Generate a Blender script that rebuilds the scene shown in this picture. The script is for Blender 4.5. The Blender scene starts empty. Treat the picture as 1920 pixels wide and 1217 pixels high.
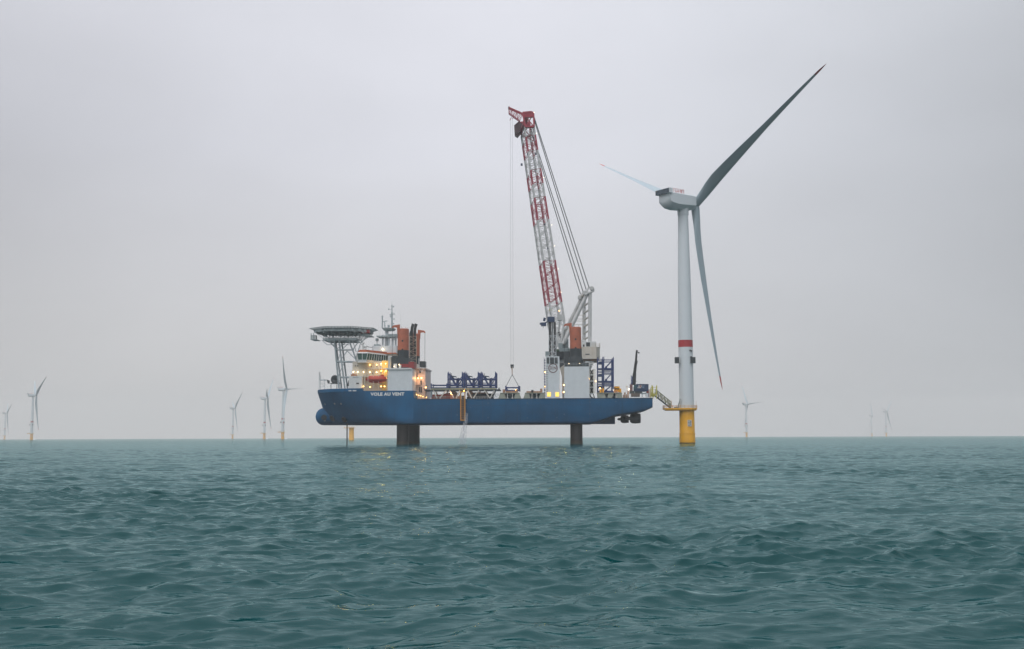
import bpy, math, random
import numpy as np
from mathutils import Vector, Matrix
random.seed(4); rng = np.random.default_rng(7)
R = math.radians
sc = bpy.context.scene
COL = sc.collection

# ------------------------------------------------------------------ camera
F, CAMH = 2080.0, 2.92                       # focal length in photo pixels, eye height above the water
PITCH, ROLL = math.atan(211 / F), R(-0.2)
camd = bpy.data.cameras.new('camera'); cam = bpy.data.objects.new('camera', camd); COL.objects.link(cam)
camd.sensor_fit = 'HORIZONTAL'; camd.sensor_width = 36; camd.lens = 36 * F / 1920
camd.clip_start = .5; camd.clip_end = 60000
CAMROT = Matrix.Rotation(math.pi / 2 + PITCH, 3, 'X') @ Matrix.Rotation(ROLL, 3, 'Z')
cam.matrix_world = Matrix.Translation((0, 0, CAMH)) @ CAMROT.to_4x4()
sc.camera = cam

# ------------------------------------------------------------------ light and exposure
SUN_EL, SUN_AZ = 56, -150                    # sun veiled by cloud, high, behind the viewer and to the left
w = bpy.data.worlds.new('World'); sc.world = w; w.use_nodes = True
nt = w.node_tree; nt.nodes.clear(); N = nt.nodes.new; L = nt.links.new
out = N('ShaderNodeOutputWorld'); bg = N('ShaderNodeBackground')
sky = N('ShaderNodeTexSky'); sky.sky_type = 'NISHITA'; sky.sun_disc = False
sky.sun_elevation = R(SUN_EL); sky.sun_rotation = R(SUN_AZ); sky.air_density = 1.0; sky.dust_density = 4.0
tc = N('ShaderNodeTexCoord')
sep = N('ShaderNodeSeparateXYZ'); L(tc.outputs['Generated'], sep.inputs[0])
def mth(op, a, b=None, c=None):
    n = N('ShaderNodeMath'); n.operation = op
    for i, v in enumerate((a, b, c)):
        if v is None: continue
        if isinstance(v, (int, float)): n.inputs[i].default_value = v
        else: L(v, n.inputs[i])
    return n.outputs[0]
el = N('ShaderNodeMath'); el.operation = 'MAXIMUM'; L(sep.outputs['Z'], el.inputs[0]); el.inputs[1].default_value = 0.0
# cloud deck: brighter towards the zenith, behind the viewer, and in a patch ahead
base = mth('MULTIPLY_ADD', mth('POWER', el.outputs[0], 3.0), 1.6, 0.502)
back = mth('MULTIPLY', mth('MAXIMUM', mth('MULTIPLY', sep.outputs['Y'], -1.0), 0.0), 0.25)  # brightness added behind the viewer to light the faces turned this way
base = mth('ADD', base, back)
dot = N('ShaderNodeVectorMath'); dot.operation = 'DOT_PRODUCT'; L(tc.outputs['Generated'], dot.inputs[0])
ge, ga = R(24), R(1)
dot.inputs[1].default_value = (math.sin(ga) * math.cos(ge), math.cos(ga) * math.cos(ge), math.sin(ge))
glow = mth('POWER', mth('MAXIMUM', dot.outputs['Value'], 0.0), 10.0)
ns = N('ShaderNodeTexNoise'); ns.inputs['Scale'].default_value = 2.6; ns.inputs['Detail'].default_value = 4; ns.inputs['Roughness'].default_value = .45
mp = N('ShaderNodeMapping'); mp.inputs['Scale'].default_value = (1, 1, 2.6); L(tc.outputs['Generated'], mp.inputs[0]); L(mp.outputs[0], ns.inputs['Vector'])
cl = mth('MULTIPLY_ADD', ns.outputs['Fac'], 0.34, 0.83)
side = mth('SUBTRACT', 1.0, mth('MULTIPLY_ADD', mth('MULTIPLY', sep.outputs['X'], sep.outputs['X']), 0.80, mth('MULTIPLY', sep.outputs['X'], 0.13)))   # sky darkened to both sides, lens vignette included
lum = mth('MULTIPLY', mth('MULTIPLY', mth('MULTIPLY_ADD', glow, 0.22, base), cl), mth('MAXIMUM', side, 0.6))
hs = N('ShaderNodeHueSaturation'); hs.inputs['Saturation'].default_value = .35; L(sky.outputs[0], hs.inputs['Color'])
sk = N('ShaderNodeVectorMath'); sk.operation = 'SCALE'; L(hs.outputs[0], sk.inputs[0]); sk.inputs['Scale'].default_value = .012
cc = N('ShaderNodeVectorMath'); cc.operation = 'SCALE'; tint = N('ShaderNodeMix'); tint.data_type = 'RGBA'; tint.inputs[6].default_value = (.995, .983, .985, 1); tint.inputs[7].default_value = (.95, .962, 1.045, 1)
L(mth('MULTIPLY', el.outputs[0], 4.0), tint.inputs[0]); tint2 = N('ShaderNodeMix'); tint2.data_type = 'RGBA'; tint2.inputs[7].default_value = (.93, .975, 1.05, 1)
L(mth('MAXIMUM', mth('MULTIPLY', sep.outputs['X'], 1.8), 0.0), tint2.inputs[0]); L(tint.outputs[2], tint2.inputs[6]); L(tint2.outputs[2], cc.inputs[0]); L(lum, cc.inputs['Scale'])
ad = N('ShaderNodeVectorMath'); ad.operation = 'ADD'; L(cc.outputs[0], ad.inputs[0]); L(sk.outputs[0], ad.inputs[1])
L(ad.outputs[0], bg.inputs['Color']); bg.inputs['Strength'].default_value = 1.0
L(bg.outputs[0], out.inputs['Surface'])

sund = bpy.data.lights.new('sun', 'SUN'); sund.energy = .9; sund.angle = R(40); sund.color = (1, .97, .93)
sun = bpy.data.objects.new('sun', sund); COL.objects.link(sun)
sdir = Vector((math.sin(R(SUN_AZ)) * math.cos(R(SUN_EL)), math.cos(R(SUN_AZ)) * math.cos(R(SUN_EL)), math.sin(R(SUN_EL))))
sun.rotation_euler = sdir.to_track_quat('Z', 'Y').to_euler(); sun.location = sdir * 900

vs = sc.view_settings
sc.display_settings.display_device = 'sRGB'
vs.view_transform = 'Standard'; vs.look = 'None'; vs.exposure = 0.0; vs.gamma = 1.0; vs.use_curve_mapping = False
sc.render.engine = 'CYCLES'
sc.cycles.use_denoising = True
sc.cycles.max_bounces = 6; sc.cycles.diffuse_bounces = 2; sc.cycles.glossy_bounces = 3; sc.cycles.volume_bounces = 1
sc.cycles.transparent_max_bounces = 12
sc.cycles.sample_clamp_indirect = 8; sc.cycles.caustics_reflective = False; sc.cycles.caustics_refractive = False

# ------------------------------------------------------------------ materials
def new_mat(name):
    m = bpy.data.materials.new(name); m.use_nodes = True
    return m, m.node_tree, m.node_tree.nodes['Principled BSDF']
def paint(name, col, rough=.55, metal=0.0, var=.12, scale=.6, streak=0.0, streak_col=(.12, .05, .025), emit=None):
    """weathered paint: patchy tone, optional run-down streaks"""
    m, t, b = new_mat(name)
    tcn = t.nodes.new('ShaderNodeTexCoord')
    n1 = t.nodes.new('ShaderNodeTexNoise'); n1.inputs['Scale'].default_value = scale; n1.inputs['Detail'].default_value = 5
    t.links.new(tcn.outputs['Object'], n1.inputs['Vector'])
    rp = t.nodes.new('ShaderNodeValToRGB')
    a = [max(0, c * (1 - var)) for c in col]; d = [min(1, c * (1 + var)) for c in col]
    rp.color_ramp.elements[0].position = .3; rp.color_ramp.elements[0].color = (*a, 1)
    rp.color_ramp.elements[1].position = .7; rp.color_ramp.elements[1].color = (*d, 1)
    t.links.new(n1.outputs['Fac'], rp.inputs[0]); c = rp.outputs[0]
    if streak:
        mpn = t.nodes.new('ShaderNodeMapping'); mpn.inputs['Scale'].default_value = (1.1, 1.1, .06)
        t.links.new(tcn.outputs['Object'], mpn.inputs[0])
        n2 = t.nodes.new('ShaderNodeTexNoise'); n2.inputs['Scale'].default_value = .9; n2.inputs['Detail'].default_value = 6
        t.links.new(mpn.outputs[0], n2.inputs['Vector'])
        r2 = t.nodes.new('ShaderNodeValToRGB'); r2.color_ramp.elements[0].position = .55; r2.color_ramp.elements[1].position = .8
        t.links.new(n2.outputs['Fac'], r2.inputs[0])
        fm = t.nodes.new('ShaderNodeMath'); fm.operation = 'MULTIPLY'; fm.inputs[1].default_value = streak
        t.links.new(r2.outputs[0], fm.inputs[0])
        mx = t.nodes.new('ShaderNodeMix'); mx.data_type = 'RGBA'
        t.links.new(fm.outputs[0], mx.inputs[0]); t.links.new(c, mx.inputs[6]); mx.inputs[7].default_value = (*streak_col, 1)
        c = mx.outputs[2]
    t.links.new(c, b.inputs['Base Color'])
    b.inputs['Roughness'].default_value = rough; b.inputs['Metallic'].default_value = metal
    if emit:
        b.inputs['Emission Color'].default_value = (*emit[0], 1); b.inputs['Emission Strength'].default_value = emit[1]
    return m
M = {}
M['hull'] = paint('hull_blue', (.0001, .084, .195), .6, var=.2, scale=.12, streak=.5, streak_col=(.006, .045, .08))
M['hull'].node_tree.nodes['Principled BSDF'].inputs['Specular IOR Level'].default_value = .2
M['hull_low'] = paint('hull_underside_blue', (.0005, .045, .10), .6, var=.2)
M['white'] = paint('white_paint', (.62, .64, .63), .5, var=.05, streak=.25, streak_col=(.36, .32, .27))
M['grey'] = paint('pale_grey_paint', (.61, .655, .675), .5, var=.05, streak=.18, streak_col=(.36, .37, .37))
M['cream'] = paint('cream_paint', (.55, .52, .45), .55, var=.06, streak=.2, streak_col=(.35, .25, .15))
M['steel'] = paint('galvanised_steel', (.34, .40, .41), .5, .2)
M['dark'] = paint('dark_steel', (.035, .045, .05), .5, .2, var=.3)
M['black'] = paint('black_paint', (.012, .014, .016), .45)
M['orange'] = paint('leg_orange', (.42, .118, .06), .6, var=.12, streak=.35, streak_col=(.20, .05, .025))
M['legdark'] = paint('leg_dark', (.022, .032, .038), .6, var=.25, streak=.3, streak_col=(.05, .035, .03))
M['deckbeam'] = paint('trestle_beam', (.30, .31, .20), .55, var=.3, scale=.35)
M['legbase'] = paint('leg_rust', (.010, .006, .006), .65, var=.3, streak=.5, streak_col=(.045, .02, .016))
M['red'] = paint('signal_red', (.40, .028, .035), .5)
M['boomred'] = paint('boom_red', (.33, .022, .048), .5)
M['boomwhite'] = paint('boom_white', (.52, .53, .52), .5)
M['lifeboat'] = paint('lifeboat_red', (.50, .06, .03), .4)
M['lifeboat_low'] = paint('lifeboat_dark_red', (.26, .025, .025), .45)
M['rackblue'] = paint('rack_blue', (.003, .024, .125), .5, var=.2)
M['cabin_blue'] = paint('cabin_blue', (.006, .03, .085), .45)
M['yellow'] = paint('signal_yellow', (.76, .37, .002), .45, var=.08, scale=.3, streak=.22, streak_col=(.33, .13, .008))
M['yellow_pale'] = paint('pale_yellow', (.50, .46, .08), .5)
M['ladder_yellow'] = paint('ladder_yellow', (.50, .22, .015), .5)
M['beige'] = paint('sea_fastening_beige', (.30, .31, .24), .6, var=.15, streak=.3, streak_col=(.16, .09, .05))
M['copper'] = paint('rusty_top', (.36, .19, .11), .65, var=.25)
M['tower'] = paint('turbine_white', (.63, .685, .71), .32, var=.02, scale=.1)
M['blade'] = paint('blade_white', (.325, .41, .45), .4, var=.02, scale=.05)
M['redtip'] = paint('blade_tip_red', (.42, .04, .04), .4)
M['growth'] = paint('marine_growth', (.03, .022, .012), .9, var=.4, scale=2)
M['glass'] = paint('window_glass', (.008, .03, .04), .12)
M['greenglass'] = paint('green_window_glass', (.02, .075, .06), .15)
M['slate'] = paint('slate_window', (.045, .055, .06), .3)
M['green'] = paint('deck_green', (.05, .09, .05), .6)
M['letter'] = paint('lettering_white', (.72, .72, .70), .5)
M['logo'] = paint('emblem_brown', (.12, .05, .045), .5)
M['logo_orange'] = paint('lettering_orange', (.55, .22, .15), .5)
M['logo_blue'] = paint('lettering_blue', (.22, .33, .48), .5)
M['rope'] = paint('wire_rope', (.05, .065, .07), .5, .4)
M['helideck'] = paint('helideck_underside', (.11, .145, .155), .6)
M['net'] = paint('net_grey', (.22, .27, .28), .6)
M['roof_orange'] = paint('roof_orange', (.50, .13, .05), .6)
M['pink'] = paint('lamp_tinted_white', (.60, .50, .45), .6, streak=.25, streak_col=(.4, .22, .13))  # pink of the lamp light on the after house is in this colour
def emis(name, col, s):
    m, t, b = new_mat(name); b.inputs['Base Color'].default_value = (*col, 1)
    b.inputs['Emission Color'].default_value = (*col, 1); b.inputs['Emission Strength'].default_value = s
    return m
M['lamp'] = emis('lamp_warm', (1, .52, .14), 14)
M['lampw'] = emis('lamp_pale', (1, .80, .5), 9)

# ------------------------------------------------------------------ mesh helpers
class MB:
    def __init__(s): s.v = []; s.f = []; s.sm = []
    def add(s, vs_, fs, smooth=False):
        o = len(s.v); s.v += [tuple(p) for p in vs_]; s.f += [tuple(i + o for i in f) for f in fs]; s.sm += [smooth] * len(fs)
        return s
    def box(s, x0, x1, y0, y1, z0, z1):
        x0, x1 = min(x0, x1), max(x0, x1); y0, y1 = min(y0, y1), max(y0, y1); z0, z1 = min(z0, z1), max(z0, z1)
        return s.add([(x0, y0, z0), (x1, y0, z0), (x1, y1, z0), (x0, y1, z0), (x0, y0, z1), (x1, y0, z1), (x1, y1, z1), (x0, y1, z1)],
                     [(0, 3, 2, 1), (4, 5, 6, 7), (0, 1, 5, 4), (1, 2, 6, 5), (2, 3, 7, 6), (3, 0, 4, 7)])
    def bar(s, a, b, r, n=4, r2=None, smooth=None):
        a, b = Vector(a), Vector(b); d = b - a
        if d.length < 1e-6: return s
        d.normalize(); u = d.cross(Vector((0, 0, 1)))
        if u.length < 1e-3: u = Vector((1, 0, 0))
        u.normalize(); w_ = d.cross(u); r2 = r if r2 is None else r2
        vv = []
        for p, rr in ((a, r), (b, r2)):
            for k in range(n):
                t = 2 * math.pi * (k + .5) / n; vv.append(p + (u * math.cos(t) + w_ * math.sin(t)) * rr)
        ff = [(k, (k + 1) % n, n + (k + 1) % n, n + k) for k in range(n)]
        s.add(vv, ff, n > 6 if smooth is None else smooth)
        return s.add([], []) if False else s._caps(len(s.v) - 2 * n, n)
    def _caps(s, o, n):
        s.f.append(tuple(o + k for k in reversed(range(n)))); s.f.append(tuple(o + n + k for k in range(n))); s.sm += [False, False]
        return s
    def tube(s, pts, r, n=8):
        for a, b in zip(pts, pts[1:]): s.bar(a, b, r, n)
        return s
    def loft(s, rings, close=True, cap=True, smooth=True):
        n = len(rings[0]); o = len(s.v)
        for r_ in rings: s.v += [tuple(p) for p in r_]
        for i in range(len(rings) - 1):
            for k in range(n if close else n - 1):
                k2 = (k + 1) % n
                s.f.append((o + i * n + k, o + i * n + k2, o + (i + 1) * n + k2, o + (i + 1) * n + k)); s.sm.append(smooth)
        if cap:
            s.f.append(tuple(o + k for k in reversed(range(n)))); s.f.append(tuple(o + (len(rings) - 1) * n + k for k in range(n))); s.sm += [False, False]
        return s
    def lathe(s, prof, cx=0, cy=0, n=32, smooth=True, cap=True):
        return s.loft([[(cx + r_ * math.cos(2 * math.pi * k / n), cy + r_ * math.sin(2 * math.pi * k / n), z) for k in range(n)] for r_, z in prof], smooth=smooth, cap=cap)
    def prism(s, poly, y0, y1):
        """polygon in (x, z) extruded along y"""
        return s.loft([[(x, y0, z) for x, z in poly], [(x, y1, z) for x, z in poly]], smooth=False)
    def plan(s, poly, z0, z1):
        return s.loft([[(x, y, z0) for x, y in poly], [(x, y, z1) for x, y in poly]], smooth=False)
    def ball(s, c, r, n=8):
        rings = []
        for i in range(n // 2 + 1):
            a = -math.pi / 2 + math.pi * i / (n // 2); rr = max(r * math.cos(a), r * .02)
            rings.append([(c[0] + rr * math.cos(2 * math.pi * k / n), c[1] + rr * math.sin(2 * math.pi * k / n), c[2] + r * math.sin(a)) for k in range(n)])
        return s.loft(rings)
    def ladder(s, a, b, c, d, n, r, r2=None):
        """zigzag lattice between chord a-b and chord c-d (chords not drawn)"""
        a, b, c, d = map(Vector, (a, b, c, d)); r2 = r2 or r
        for i in range(n):
            p0, p1 = a.lerp(b, i / n), a.lerp(b, (i + 1) / n); q0, q1 = c.lerp(d, i / n), c.lerp(d, (i + 1) / n)
            s.bar(p0, q1 if i % 2 == 0 else q0, r) if i % 2 == 0 else s.bar(q0, p1, r)
            s.bar(p0, q0, r2)
        s.bar(b, d, r2)
        return s
    def build(s, name, m, parent=None, off=None, smooth_all=False):
        me = bpy.data.meshes.new(name)
        vv = s.v if off is None else [(p[0] - off[0], p[1] - off[1], p[2] - off[2]) for p in s.v]
        me.from_pydata(vv, [], s.f)
        me.polygons.foreach_set('use_smooth', [True] * len(s.f) if smooth_all else s.sm)
        mats = m if isinstance(m, (list, tuple)) else [m]
        for mm in mats: me.materials.append(mm)
        me.update(); me.set_sharp_from_angle(angle=R(38))
        o = bpy.data.objects.new(name, me); COL.objects.link(o)
        if parent: o.parent = parent
        return o
def tag(o, label=None, cat=None, group=None, kind=None):
    if label: o['label'] = label
    if cat: o['category'] = cat
    if group: o['group'] = group
    if kind: o['kind'] = kind
    return o
def empty(name, loc, rz=0.0):
    o = bpy.data.objects.new(name, None); COL.objects.link(o); o.location = loc; o.rotation_euler = (0, 0, rz); o.empty_display_size = .5
    return o

def ray(px, py): return CAMROT @ Vector(((px - 960) / F, -(py - 608.5) / F, -1))
def at_y(px, py, Y):
    r_ = ray(px, py); return Vector((0, 0, CAMH)) + r_ * (Y / r_.y)

# ------------------------------------------------------------------ the sea
def build_sea():
    # one sheet: rings around the viewpoint, denser where the view is closest
    a_f = np.linspace(-31, 31, 1000); a_c = np.concatenate([np.linspace(31, 329, 60)[1:-1]])
    ang = np.radians(np.concatenate([a_f, a_c]))
    rad = np.concatenate([np.geomspace(3, 13, 12)[:-1], np.geomspace(13, 330, 1250), np.geomspace(330, 3000, 480)[1:], np.geomspace(3000, 6300, 60)[1:]]); nr = len(rad)
    A, Rr = np.meshgrid(ang, rad)
    X = Rr * np.sin(A); Y = Rr * np.cos(A)
    Z = np.zeros_like(X); DX = np.zeros_like(X); DY = np.zeros_like(X)
    sr = np.gradient(rad)[:, None] * np.ones_like(X)
    comps = []
    NW = 170; lams = np.geomspace(.30, 17, NW); slope = .235 * np.sqrt(2 / NW)
    for lam in lams:
        th = R(-62) + rng.normal() * R(38)                       # where the waves run to
        sl = slope * 1.38 / (1 + (lam / 3.0) ** 1.5) * (.5 + rng.random()) * min(1, (lam / .9) ** .5)
        comps.append((lam, th, sl * lam / 6.283, rng.random() * 6.283))
    gust = np.ones_like(X)                                         # calmer and rougher patches of wind
    for i in range(9):
        gl_, gt, gp = 18 * 7 ** rng.random(), rng.random() * 3.14, rng.random() * 6.28
        gust += .16 * np.sin(2 * math.pi / gl_ * (X * math.cos(gt) + Y * math.sin(gt)) + gp)
    gust = np.clip(gust, .35, 1.75)
    for lam, th, amp, ph in comps:
        k = 2 * math.pi / lam
        fade = np.clip((lam / sr[:, :1] - 2.2) / 2.2, 0, 1)
        rows = np.where(fade[:, 0] > 0)[0]
        if len(rows) == 0: continue
        e0, e = rows[0], rows[-1] + 1
        p = k * (X[e0:e] * math.cos(th) + Y[e0:e] * math.sin(th)) + ph
        f_ = fade[e0:e] * amp * (gust[e0:e] if lam < 4 else 1.0); sn = f_ * np.sin(p) * .9
        Z[e0:e] += f_ * np.cos(p); DX[e0:e] -= math.cos(th) * sn; DY[e0:e] -= math.sin(th) * sn
    X += DX; Y += DY
    nc = len(ang)
    co = np.stack([X, Y, Z], -1).reshape(-1, 3)
    co = np.vstack([co, [[0, 0, 0]]])
    i0 = np.arange(nr - 1)[:, None] * nc + np.arange(nc)[None]; j = (np.arange(nc) + 1) % nc
    i1 = np.arange(nr - 1)[:, None] * nc + j[None]
    q = np.stack([i0, i1, i1 + nc, i0 + nc], -1).reshape(-1, 4)
    tri = np.stack([np.full(nc, len(co) - 1), j, np.arange(nc)], -1)
    me = bpy.data.meshes.new('sea')
    me.vertices.add(len(co)); me.vertices.foreach_set('co', co.ravel())
    nl = q.size + tri.size; me.loops.add(nl); me.loops.foreach_set('vertex_index', np.concatenate([q.ravel(), tri.ravel()]).astype(np.int32))
    npol = len(q) + len(tri); me.polygons.add(npol)
    st = np.concatenate([np.arange(len(q)) * 4, len(q) * 4 + np.arange(len(tri)) * 3]).astype(np.int32)
    me.polygons.foreach_set('loop_start', st)
    me.polygons.foreach_set('use_smooth', np.ones(npol, bool))
    me.update(calc_edges=True); me.validate()
    m, t, b = new_mat('sea_water'); t.nodes.remove(b)
    body = t.nodes.new('ShaderNodeBsdfDiffuse'); body.inputs['Color'].default_value = (.0012, .037, .038, 1)
    gl = t.nodes.new('ShaderNodeBsdfGlossy'); gl.inputs['Roughness'].default_value = .05; gl.inputs['Color'].default_value = (.70, .93, .95, 1)
    fr = t.nodes.new('ShaderNodeFresnel'); fr.inputs['IOR'].default_value = 1.333
    fm = t.nodes.new('ShaderNodeMath'); fm.operation = 'MULTIPLY'; fm.inputs[1].default_value = .70     # wavelets hide part of the mirror at grazing view
    mx = t.nodes.new('ShaderNodeMixShader'); t.links.new(fr.outputs[0], fm.inputs[0]); t.links.new(fm.outputs[0], mx.inputs[0])
    t.links.new(body.outputs[0], mx.inputs[1]); t.links.new(gl.outputs[0], mx.inputs[2]); t.links.new(mx.outputs[0], t.nodes['Material Output'].inputs['Surface'])
    tcn = t.nodes.new('ShaderNodeTexCoord'); prev = None
    for sc_, dist, det, rot in ((.6, .14, 2, .5), (2.2, .045, 2, -.35), (7.0, .010, 2, .2)):
        mpn = t.nodes.new('ShaderNodeMapping'); mpn.inputs['Rotation'].default_value = (0, 0, rot); mpn.inputs['Scale'].default_value = (.55, 1, 1)
        t.links.new(tcn.outputs['Object'], mpn.inputs[0])
        n_ = t.nodes.new('ShaderNodeTexNoise'); n_.inputs['Scale'].default_value = sc_; n_.inputs['Detail'].default_value = det; n_.inputs['Distortion'].default_value = .3
        t.links.new(mpn.outputs[0], n_.inputs['Vector'])
        bp = t.nodes.new('ShaderNodeBump'); bp.inputs['Strength'].default_value = 1; bp.inputs['Distance'].default_value = dist
        t.links.new(n_.outputs['Fac'], bp.inputs['Height'])
        if prev: t.links.new(prev, bp.inputs['Normal'])
        prev = bp.outputs['Normal']
    for n_ in (body, gl, fr): t.links.new(prev, n_.inputs['Normal'])
    me.materials.append(m)
    o = bpy.data.objects.new('sea', me); COL.objects.link(o); tag(o, kind='structure')
    o['label'] = 'choppy teal green sea reaching the misty horizon'
build_sea()

# ------------------------------------------------------------------ ship frame: u towards the stern, v away from the viewer, w up
YAW = R(-3.0); ORG = Vector((0, 466, 0))
SROT = Matrix.Rotation(YAW, 3, 'Z'); SINV = SROT.transposed()
def S(px, py, v):
    """photo pixel -> ship coordinates on the plane v metres in from the near side"""
    d = SINV @ ray(px, py); o = SINV @ (Vector((0, 0, CAMH)) - ORG)
    t = (v - o.y) / d.y; p = o + d * t
    return Vector((p.x, v, p.z))
def U(px, v=0, py=740): return S(px, py, v).x
def H(py, v=0, px=900): return S(px, py, v).z
def pbox(mb, px0, py0, px1, py1, v0, v1):
    a = S(px0, py0, v0); b = S(px1, py1, v0)
    return mb.box(a.x, b.x, v0, v1, a.z, b.z)
def sthing(name, px, py, v, label, cat, group=None):
    base = S(px, py, v); o = empty(name, ORG + SROT @ base, YAW); o['_b'] = 1; del o['_b']
    tag(o, label, cat, group); return o, base

ship = empty('jack_up_vessel', ORG, YAW)
tag(ship, 'blue jack-up installation ship standing clear of the sea on dark legs', 'ship')
def sp(mb, name, m, parent=None): return mb.build(name, m, parent or ship)

BEAM = 40.0; HB = BEAM / 2
wK = H(795.3); wD = H(748, 0, 850); wF = H(732.5, 0, 740); wB = H(728, 0, 670)
# ---- hull
def build_hull():
    b = MB()
    uB = U(597.5, HB, 735)
    svals = [0, .03, .10, .2, .32, .45, .58, .7, .82, .92, 1.0]
    top = wD
    # heights run keel -> forecastle deck for the bow; main deck aft of it
    def stem(s):   # u of the stem at height fraction s
        pts = [(0, 617), (.25, 612), (.47, 606.5), (.9, 598), (1, 597)]
        for (s0, p0), (s1, p1) in zip(pts, pts[1:]):
            if s <= s1: return U(p0 + (p1 - p0) * (s - s0) / (s1 - s0), HB, 760)
    def par(s): return U(752 - 60 * s)
    def half(q, s):   # q 0 at the stem .. 1 at the parallel body
        e = 1.45 + .9 * s; g = .95 - .40 * s
        return max(.25, HB * (1 - (1 - q) ** e) ** g) if q < 1 else HB
    nq = 26
    cols = []
    for i in range(nq + 1):
        q = (i / nq) ** 1.6; port = []
        for s in svals:
            u = stem(s) + (par(s) - stem(s)) * q
            hb = half(q, s)
            if s == 0: hb = max(.15, hb - 1.3)
            if s == .03: hb = max(.2, hb - .4)
            port.append((u, hb, wK + (wF - wK) * s))
        cols.append(port)
    for px in (760, 775): 
        cols.append([(U(px), HB - (1.3 if s == 0 else .4 if s == .03 else 0), wK + (wF - wK) * s) for s in svals])
    rings = []
    for c in cols:
        ring = [(u, HB - h, z) for u, h, z in c] + [(u, HB + h, z) for u, h, z in reversed(c)]
        rings.append(ring)
    b.loft(rings, close=True, cap=True)
    # after body up to the main deck, run of the stern rising to the transom
    aft = [(775, 795.3), (850, 795.3), (1000, 795.3), (1080, 795), (1108, 794.5), (1130, 788), (1154, 779.5), (1180, 775.5), (1210, 770.3), (1223.4, 764)]
    rings = []
    for px, py in aft:
        u = U(px); z = max(wK, H(py, 0, px)) if py < 794 else wK
        pts = [(u, 1.3, z), (u, .4, z + .4), (u, 0, z + 1.2), (u, 0, wD - .05), (u, .05, wD), ]
        rings.append(pts + [(p[0], BEAM - p[1], p[2]) for p in reversed(pts)])
    b.loft(rings, close=True, cap=True, smooth=False)
    # gusset where the forecastle side steps down to the main deck
    u0, u1 = U(774.9), U(780)
    z1 = H(739, 0, 775)
    arc = [(u0, wD), (u1, wD)] + [(u1 - (u1 - u0) * math.sin(a), z1 - (z1 - wD - .02) * math.cos(a)) for a in (0.35, .8, 1.2, 1.57)]
    for y0 in (.003, BEAM - .303): b.prism(arc, y0, y0 + .3)
    # skeg on the centreline
    us = U(1090); ue = U(1153, HB, 790)
    b.loft([[(us, 14, wK + .1), (us, 26, wK + .1), (us, 26, wK + 4), (us, 14, wK + 4)], [(ue, 19, wK), (ue, 21, wK), (ue, 21, wK + 5.2), (ue, 19, wK + 5.2)]], smooth=False)
    return sp(b, 'hull', M['hull'])
hull = build_hull()
def build_bulb():
    b = MB(); rings = []
    prof = [(592.1, .02, 781), (592.6, .25, 780.5), (594, .5, 780), (597, .75, 780), (602, .95, 780), (608, 1.0, 780), (618, .97, 781), (630, .88, 782.5), (642, .7, 785), (652, .5, 788)]
    rad = (H(765, HB, 607) - wK) / 2
    for px, r_, cy in prof:
        u = U(px, HB, 780); rr = rad * r_; zc = wK + rad if r_ < 1 and px < 608 else wK + rr
        rings.append([(u, HB + rr * .95 * math.cos(a), zc + rr * math.sin(a)) for a in [2 * math.pi * k / 28 for k in range(28)]])
    b.loft(rings)
    return sp(b, 'bulbous_bow', M['hull'])
build_bulb()
def build_bulwark():
    # raised bulwark round the foredeck, rounded notch edge beside the boat bay
    b = MB(); uB = U(597, HB, 731); uP = U(692)
    pts = []
    for i in range(41):
        q = (i / 40) ** 1.6; u = uB + (uP - uB) * q
        if u > U(679): break
        pts.append((u, max(.25, HB * (1 - (1 - q) ** 2.35) ** .55)))
    uE = U(679); q = (uE - uB) / (uP - uB); pts.append((uE, HB * (1 - (1 - q) ** 2.35) ** .55))
    for sgn in (-1, 1):
        rings = [[(u, HB + sgn * (h + .01), wF - .3), (u, HB + sgn * (h + .01), wB), (u, HB + sgn * max(.05, h - .18), wB), (u, HB + sgn * max(.05, h - .18), wF - .3)] for u, h in pts]
        if sgn < 0: rings = [list(reversed(r_)) for r_ in rings]
        b.loft(rings, smooth=False)
        u0, u1 = uE, U(683)
        arc = [(u0, wF - .02), (u1, wF - .02)] + [(u1 - (u1 - u0) * math.sin(a), wB - (wB - wF) * math.cos(a)) for a in (.3, .7, 1.1, 1.57)]
        y0 = HB + sgn * (pts[-1][1] - .1); b.prism(arc, y0 - .08, y0 + .08)
    sp(b, 'bulwark', M['hull'])
build_bulwark()
# draught marks / thruster tunnels at the bow
mb = MB()
for px, py, rp in ((604.5, 782, 4.6), (623, 783.5, 5.0), (646, 788, 4.6)):
    p = S(px, py, 0); 
    # project on to the curved bow by searching the hull surface from the near side
for_bow = []
def surf_v(px, py):
    """first v at which the ray through this pixel meets the hull or bulb mesh"""
    best = None
    o = SINV @ (Vector((0, 0, CAMH)) - ORG); d = SINV @ ray(px, py)
    for ob in [c for c in ship.children if c.name.split('.')[0] in ('hull', 'bulbous_bow', 'bulwark')]:
        ok, loc, nor, _ = ob.ray_cast(o, d.normalized())
        if ok and (best is None or loc.y < best[0].y): best = (loc, nor)
    return best
bpy.context.view_layer.update()
for px, py, r_ in ((607.5, 783, 1.25), (623.5, 784, 1.35), (646, 786, 1.3)):
    h = surf_v(px, py)
    if h:
        loc, nor = h; nor = nor.normalized()
        g = MB(); g.bar(loc - nor * .5, loc + nor * .05, r_, 20); sp(g, 'thruster_tunnel', M['legdark'])
g = MB()
for px, py in ((609.7, 758), (627.5, 757), (639.5, 757), (609, 788.5), (622, 787.5), (647, 788.5)):
    h = surf_v(px, py)
    if h: loc, nor = h; nor.normalize(); g = MB(); g.bar(loc - nor * .1, loc + nor * .03, .42, 10); sp(g, 'thruster_mark', M['net'])
MARKB = paint('mark_blue', (.03, .09, .17), .5)
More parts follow.
